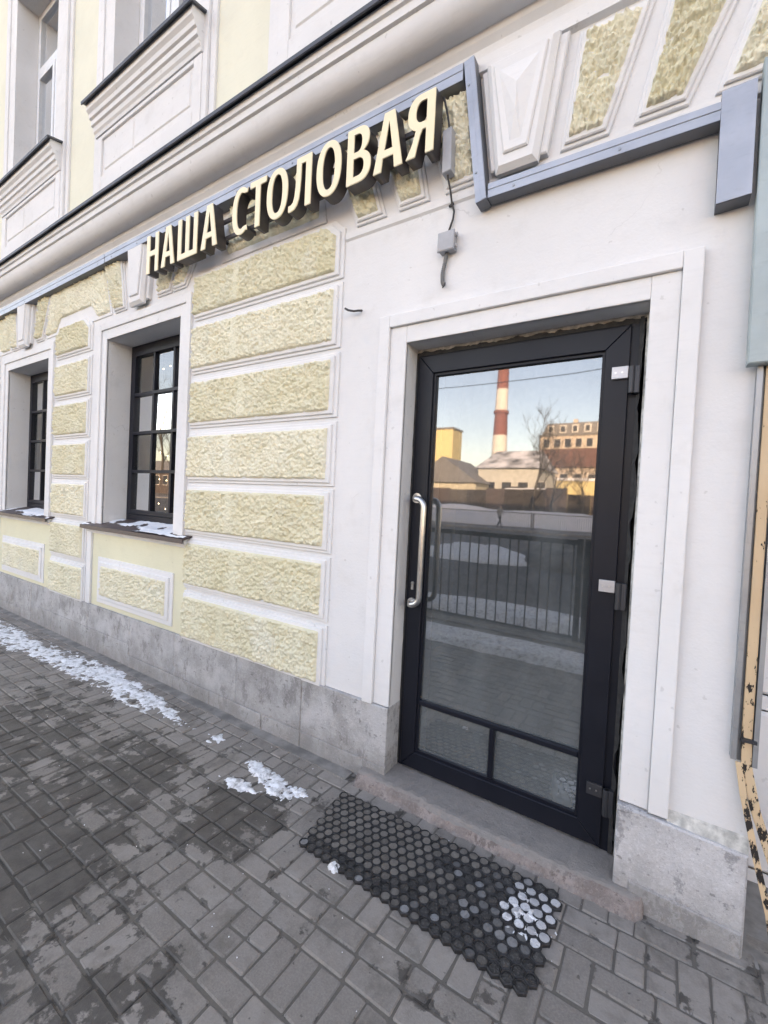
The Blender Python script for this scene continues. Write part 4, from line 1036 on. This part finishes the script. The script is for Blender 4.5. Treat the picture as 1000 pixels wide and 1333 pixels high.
def house(name, loc, x0, x1, Y, depth, zw, wall, roof, label, ridge=0, gable='x', wins=(), snow=False):
    if x0 > -57 and x1 < 0:
        x0, x1 = FX(x0, Y), FX(x1, Y); ridge = ridge and FZ(zw+ridge, Y)-FZ(zw, Y); zw = FZ(zw, Y); wins = [(FX(a, Y), FX(c, Y), FZ(e, Y), FZ(f, Y)) for a, c, e, f in wins]
    t = thing(name, ((x0+x1)/2, loc[1], 0), label, 'building')
    MB().box(x0, x1, Y-depth, Y, -.2, zw).build('wall', wall, t)
    xm, ym = (x0+x1)/2, Y-depth/2; e = .4
    if ridge:
        if gable == 'x': b = MB().add([(x0-e, Y+e, zw-.1), (x1+e, Y+e, zw-.1), (x1+e, Y-depth-e, zw-.1), (x0-e, Y-depth-e, zw-.1), (x0+e*2, ym, zw+ridge), (x1-e*2, ym, zw+ridge)], [(0,1,5,4),(1,2,5),(2,3,4,5),(3,0,4),(3,2,1,0)])
        else: b = MB().add([(x0-e, Y+e, zw-.1), (x1+e, Y+e, zw-.1), (x1+e, Y-depth-e, zw-.1), (x0-e, Y-depth-e, zw-.1), (xm, Y+e, zw+ridge), (xm, Y-depth-e, zw+ridge)], [(0,1,4),(1,2,5,4),(2,3,5),(3,0,4,5),(3,2,1,0)])
    else: b = MB().box(x0-.2, x1+.2, Y-depth-.2, Y+.2, zw, zw+.4)
    b.build('roof', roof, t)
    for (a, c, z0, z1) in wins:
        w = MB().box(a-.08, c+.08, Y-.02, Y+.05, z0-.08, z1+.08).build('window', M['chim_white'], t); MB().box(a, c, Y, Y+.07, z0, z1).build('pane', M['dark_pane'], w)
    return t
# low pale house with three windows
house('low_house', (-22.5, -55), -26.3, -18.6, -55, 10, 6.4, M['pale_wall'], M['snowy_roof'], 'low pale house with hipped roof across the street, mirrored in the door', 2.6, 'x', [(-25.2+k*2.1, -24.0+k*2.1, 2.6, 4.6) for k in range(4)])
house('gabled_house', (-28, -50), -33, -24.3, -50, 9, 4.3, M['cream_wall'], M['grey_roof'], 'cream gabled house at the left of the mirrored street', 3.0, 'y', [(-31, -29.6, 1.2, 2.8), (-27.6, -26.2, 1.2, 2.8)])
house('yellow_tower', (-51, -90), -53.5, -48.6, -90, 5, 17.6, M['yellow_wall'], M['grey_roof'], 'tall sunlit yellow block mirrored at the left of the door glass', 0, 'x', ())
house('tenement_house', (-28, -110), -36.5, -12, -110, 12, 18.2, M['beige_wall'], M['grey_roof'], 'beige many windowed tenement house mirrored at the right of the door glass', 0, 'x', [(-35.6+k*2.35, -34.3+k*2.35, z, z+1.9) for k in range(10) for z in (6, 9.3, 12.6, 15.6)])
t = thing('attic_storey', (-28, -112, 18.6), 'dark mansard attic with white dormers on the tenement house', 'attic') if False else None
house('red_roofed_house', (-21, -80), -28.5, -10, -80, 10, 8.6, M['beige_wall'], M['red_roof'], 'long house with rust red roof in front of the tenement house, mirrored in the door', 3.6, 'x', [(-27.5+k*2.2, -26.3+k*2.2, 5.4, 7.4) for k in range(8)])
house('yellow_annex', (-19, -68), -24.2, -9, -68, 6, 5.6, M['yellow_wall'], M['clean_snow'], 'low yellow annex with a snowy flat roof mirrored in the door', 0, 'x', ())
# more of the street for the ground floor windows
house('street_house', (-75, -46), -95, -58, -46, 12, 5.2, M['old_brick'], M['grey_roof'], 'long dark brick street house far along the road at the left', 3, 'x', [(-93+k*3, -91.6+k*3, 1.6, 3.4) for k in range(12)])
house('street_house', (25, -60), 5, 45, -60, 12, 12, M['beige_wall'], M['red_roof'], 'beige street house across the road at the right of the viewer', 3, 'x', [(7+k*3, 8.4+k*3, z, z+2) for k in range(12) for z in (2, 6)])
zr = FZ(18.2, -110)+.4; xa_, xb2 = FX(-36.5, -110), FX(-12, -110); wx = xb2-xa_
dm = thing('mansard_roof', ((xa_+xb2)/2, -112, zr), 'grey mansard roof with white dormer windows on top of the tenement house', 'roof')
MB().add([(xa_+.2, -110.3, zr), (xb2-.2, -110.3, zr), (xb2-.2, -121.7, zr), (xa_+.2, -121.7, zr), (xa_+1.1, -111.6, zr+3), (xb2-1.1, -111.6, zr+3), (xb2-1.1, -120.4, zr+3), (xa_+1.1, -120.4, zr+3)], [(0,1,5,4),(1,2,6,5),(2,3,7,6),(3,0,4,7),(4,5,6,7)]).build('roof_slope', M['grey_roof'], dm)
for k in range(8):
    xk = xa_+1.6+k*(wx-3.2)/8
    w = MB().box(xk, xk+1.5, -111.5, -110.1, zr+.4, zr+2.3).build('dormer', M['chim_white'], dm); MB().box(xk+.3, xk+1.2, -110.1, -110.05, zr+.7, zr+2.0).build('pane', M['dark_pane'], w)
for q in (.25, .55, .8): MB().box(xa_+wx*q, xa_+wx*q+1.1, -117, -116, zr+2.9, zr+4.6).build('chimney_stack', M['beige_wall'], dm)
wr = MB().tube([(-24+k*2.2, -20, 7.9+.02*(k-7)**2) for k in range(15)], .02, 5).build('overhead_wire', M['cable']); tag(wr, 'overhead wire crossing the mirrored sky in the door glass', 'wire')
# dark board fence
t = thing('board_fence', (-20, -42, 0), 'dark brown board fence and sheds across the street, mirrored in the door', 'fence')
x = -46
while x < 6:
    h_ = 3.3+.5*noise.noise((x*.2, 1, 1)); MB().box(x, x+1.97, -42.1+random.uniform(-.04, .04), -42, -.2, h_+random.uniform(-.3, .3)).build('panel', random.choice((M['brown_wood'], M['brown_wood'], M['old_brick'], M['bark'])), t); MB().box(x, x+1.97, -42.3, -41.9, h_, h_+.10).build('snow_cap', M['clean_snow'], t) if random.random() < .35 else None
    x += 2
# striped chimney
ch = thing('factory_chimney', (FX(-67, -160), -160, 0), 'tall red and white striped factory chimney mirrored in the door', 'chimney')
CXX = FX(-67, -160)
def chim_r(z): return 1.0378*(2.6+(z-24)*(1.84-2.6)/(54-24))
zz = [0]+[FZ(z, -160) for z in [18.4]+[26.5+8.1*k for k in range(0, 7)]]
for k in range(len(zz)-1):
    b = MB(); b.tube([(CXX, -160, zz[k]), (CXX, -160, zz[k+1])], 1, 28, [chim_r(zz[k]), chim_r(zz[k+1])])
    b.build('band', M['brick_red'] if k % 2 == 0 else M['chim_white'], ch, smooth=False)
for z in (FZ(34.6, -160), FZ(66.9, -160)): MB().tube([(CXX, -160, z-.5), (CXX, -160, z+.5)], chim_r(z)+.45, 24).build('gallery', M['brick_red'], ch)
# bare trees
def bare_tree(x, y, h, label, seed):
    rnd = random.Random(seed); t = thing('bare_tree', (x, y, 0), label, 'tree', 'bare trees across the street'); tr = MB(); br = MB()
    def grow(p, d, L, r, lev):
        pts = [p]; rs = [r]; q = p.copy(); dd = d.copy(); n_ = 4
        for k in range(n_):
            dd = (dd+Vector((rnd.gauss(0, .12), rnd.gauss(0, .12), rnd.gauss(.05, .06)))).normalized(); q = q+dd*L/n_; pts.append(q.copy()); rs.append(r*(1-.55*(k+1)/n_))
        (tr if lev == 0 else br).tube(pts, r, 6 if lev < 2 else 3, rs)
        if lev < 4:
            for k in range(5 if lev < 2 else 4):
                f = rnd.uniform(.35, 1); i_ = min(n_-1, int(f*n_)); pp = pts[i_].lerp(pts[i_+1], f*n_-i_)
                a = rnd.uniform(0, 6.28); s_ = Vector((math.cos(a), math.sin(a), rnd.uniform(.2, .9))).normalized()
                grow(pp, (dd*.65+s_*.7).normalized(), L*rnd.uniform(.45, .68), max(.013, rs[i_]*.5), lev+1)
    grow(Vector((x, y, -.2)), Vector((0, 0, 1)), h*.5, h*.014, 0)
    tr.build('trunk', M['bark'], t, smooth=True); br.build('crown', M['bark'], t)
bare_tree(FX(-14.2, -40.5), -40.5, 12.19, 'tall bare tree in the middle of the mirrored street', 4)
bare_tree(FX(-12.4, -39.5), -39.5, 9.54, 'bare tree just right of the tallest one in the mirrored street', 8)
bare_tree(FX(-10.0, -40.5), -40.5, 7.95, 'small bare tree near the right edge of the door glass', 15)
bare_tree(-45.5, -25.5, 15, 'bare tree mirrored in the nearer ground floor window', 21)
bare_tree(-55, -33, 15, 'bare tree farther left along the mirrored street', 27)
bare_tree(FX(-30, -30), -30, 10.6, 'bare tree left of the gabled house across the street', 33)

# pedestrian on the far pavement
def pedestrian(x, y):
    root = thing('person', (x, y, 0), 'person in a grey jacket and dark trousers walking along the far pavement', 'person')
    J = {'pel': (0, 0, .92, .13, .10), 'waist': (0, 0, 1.08, .13, .10), 'chest': (.02, 0, 1.28, .17, .12), 'neck': (.03, 0, 1.46, .065, .065), 'head': (.04, 0, 1.56, .085, .09), 'crown': (.04, 0, 1.69, .07, .08),
         'shL': (.02, .17, 1.40, .07, .07), 'elL': (-.10, .22, 1.15, .052, .052), 'haL': (-.02, .20, .93, .04, .04), 'shR': (.02, -.17, 1.40, .07, .07), 'elR': (.06, -.23, 1.14, .052, .052), 'haR': (.20, -.19, .98, .04, .04),
         'hiL': (0, .09, .88, .09, .09), 'knL': (.14, .09, .50, .065, .065), 'anL': (.22, .09, .10, .05, .05), 'toL': (.36, .09, .04, .04, .035), 'hiR': (0, -.09, .88, .09, .09), 'knR': (-.02, -.09, .48, .065, .065), 'anR': (-.26, -.09, .14, .05, .05), 'toR': (-.17, -.09, .03, .04, .035)}
    E = [('pel', 'waist'), ('waist', 'chest'), ('chest', 'neck'), ('neck', 'head'), ('head', 'crown'), ('chest', 'shL'), ('shL', 'elL'), ('elL', 'haL'), ('chest', 'shR'), ('shR', 'elR'), ('elR', 'haR'), ('pel', 'hiL'), ('hiL', 'knL'), ('knL', 'anL'), ('anL', 'toL'), ('pel', 'hiR'), ('hiR', 'knR'), ('knR', 'anR'), ('anR', 'toR')]
    ks = list(J); me = bpy.data.meshes.new('body'); me.from_pydata([J[k][:3] for k in ks], [(ks.index(a), ks.index(b_)) for a, b_ in E], [])
    o = bpy.data.objects.new('body', me); COL.objects.link(o)
    sk = o.modifiers.new('skin', 'SKIN')
    if not me.skin_vertices: me.attributes
    bm = bmesh.new(); bm.from_mesh(me); lay = bm.verts.layers.skin.verify(); bm.verts.ensure_lookup_table()
    for i, k in enumerate(ks): bm.verts[i][lay].radius = J[k][3:]; bm.verts[i][lay].use_root = (i == 0)
    bm.to_mesh(me); bm.free()
    sb = o.modifiers.new('sub', 'SUBSURF'); sb.levels = 1; sb.render_levels = 1
    m, n, l, b = nm('person_cloth'); tc = n.new('ShaderNodeTexCoord'); sp = n.new('ShaderNodeSeparateXYZ'); l.new(tc.outputs['Object'], sp.inputs[0])
    c1 = _mix(n, l, _ramp(n, l, sp.outputs[2], .88, .885), (.03, .03, .04), (.30, .29, .28)); c2 = _mix(n, l, _ramp(n, l, sp.outputs[2], 1.475, 1.48), c1, (.42, .28, .22)); c3 = _mix(n, l, _ramp(n, l, sp.outputs[2], 1.60, 1.61), c2, (.20, .20, .21))
    l.new(c3, b.inputs['Base Color']); b.inputs['Roughness'].default_value = .9; me.materials.append(m)
    o.parent = root; o.rotation_euler = (0, 0, R(15))
    root.location.z = -.02
pedestrian(FX(-12.4, -28.4), -28.4)
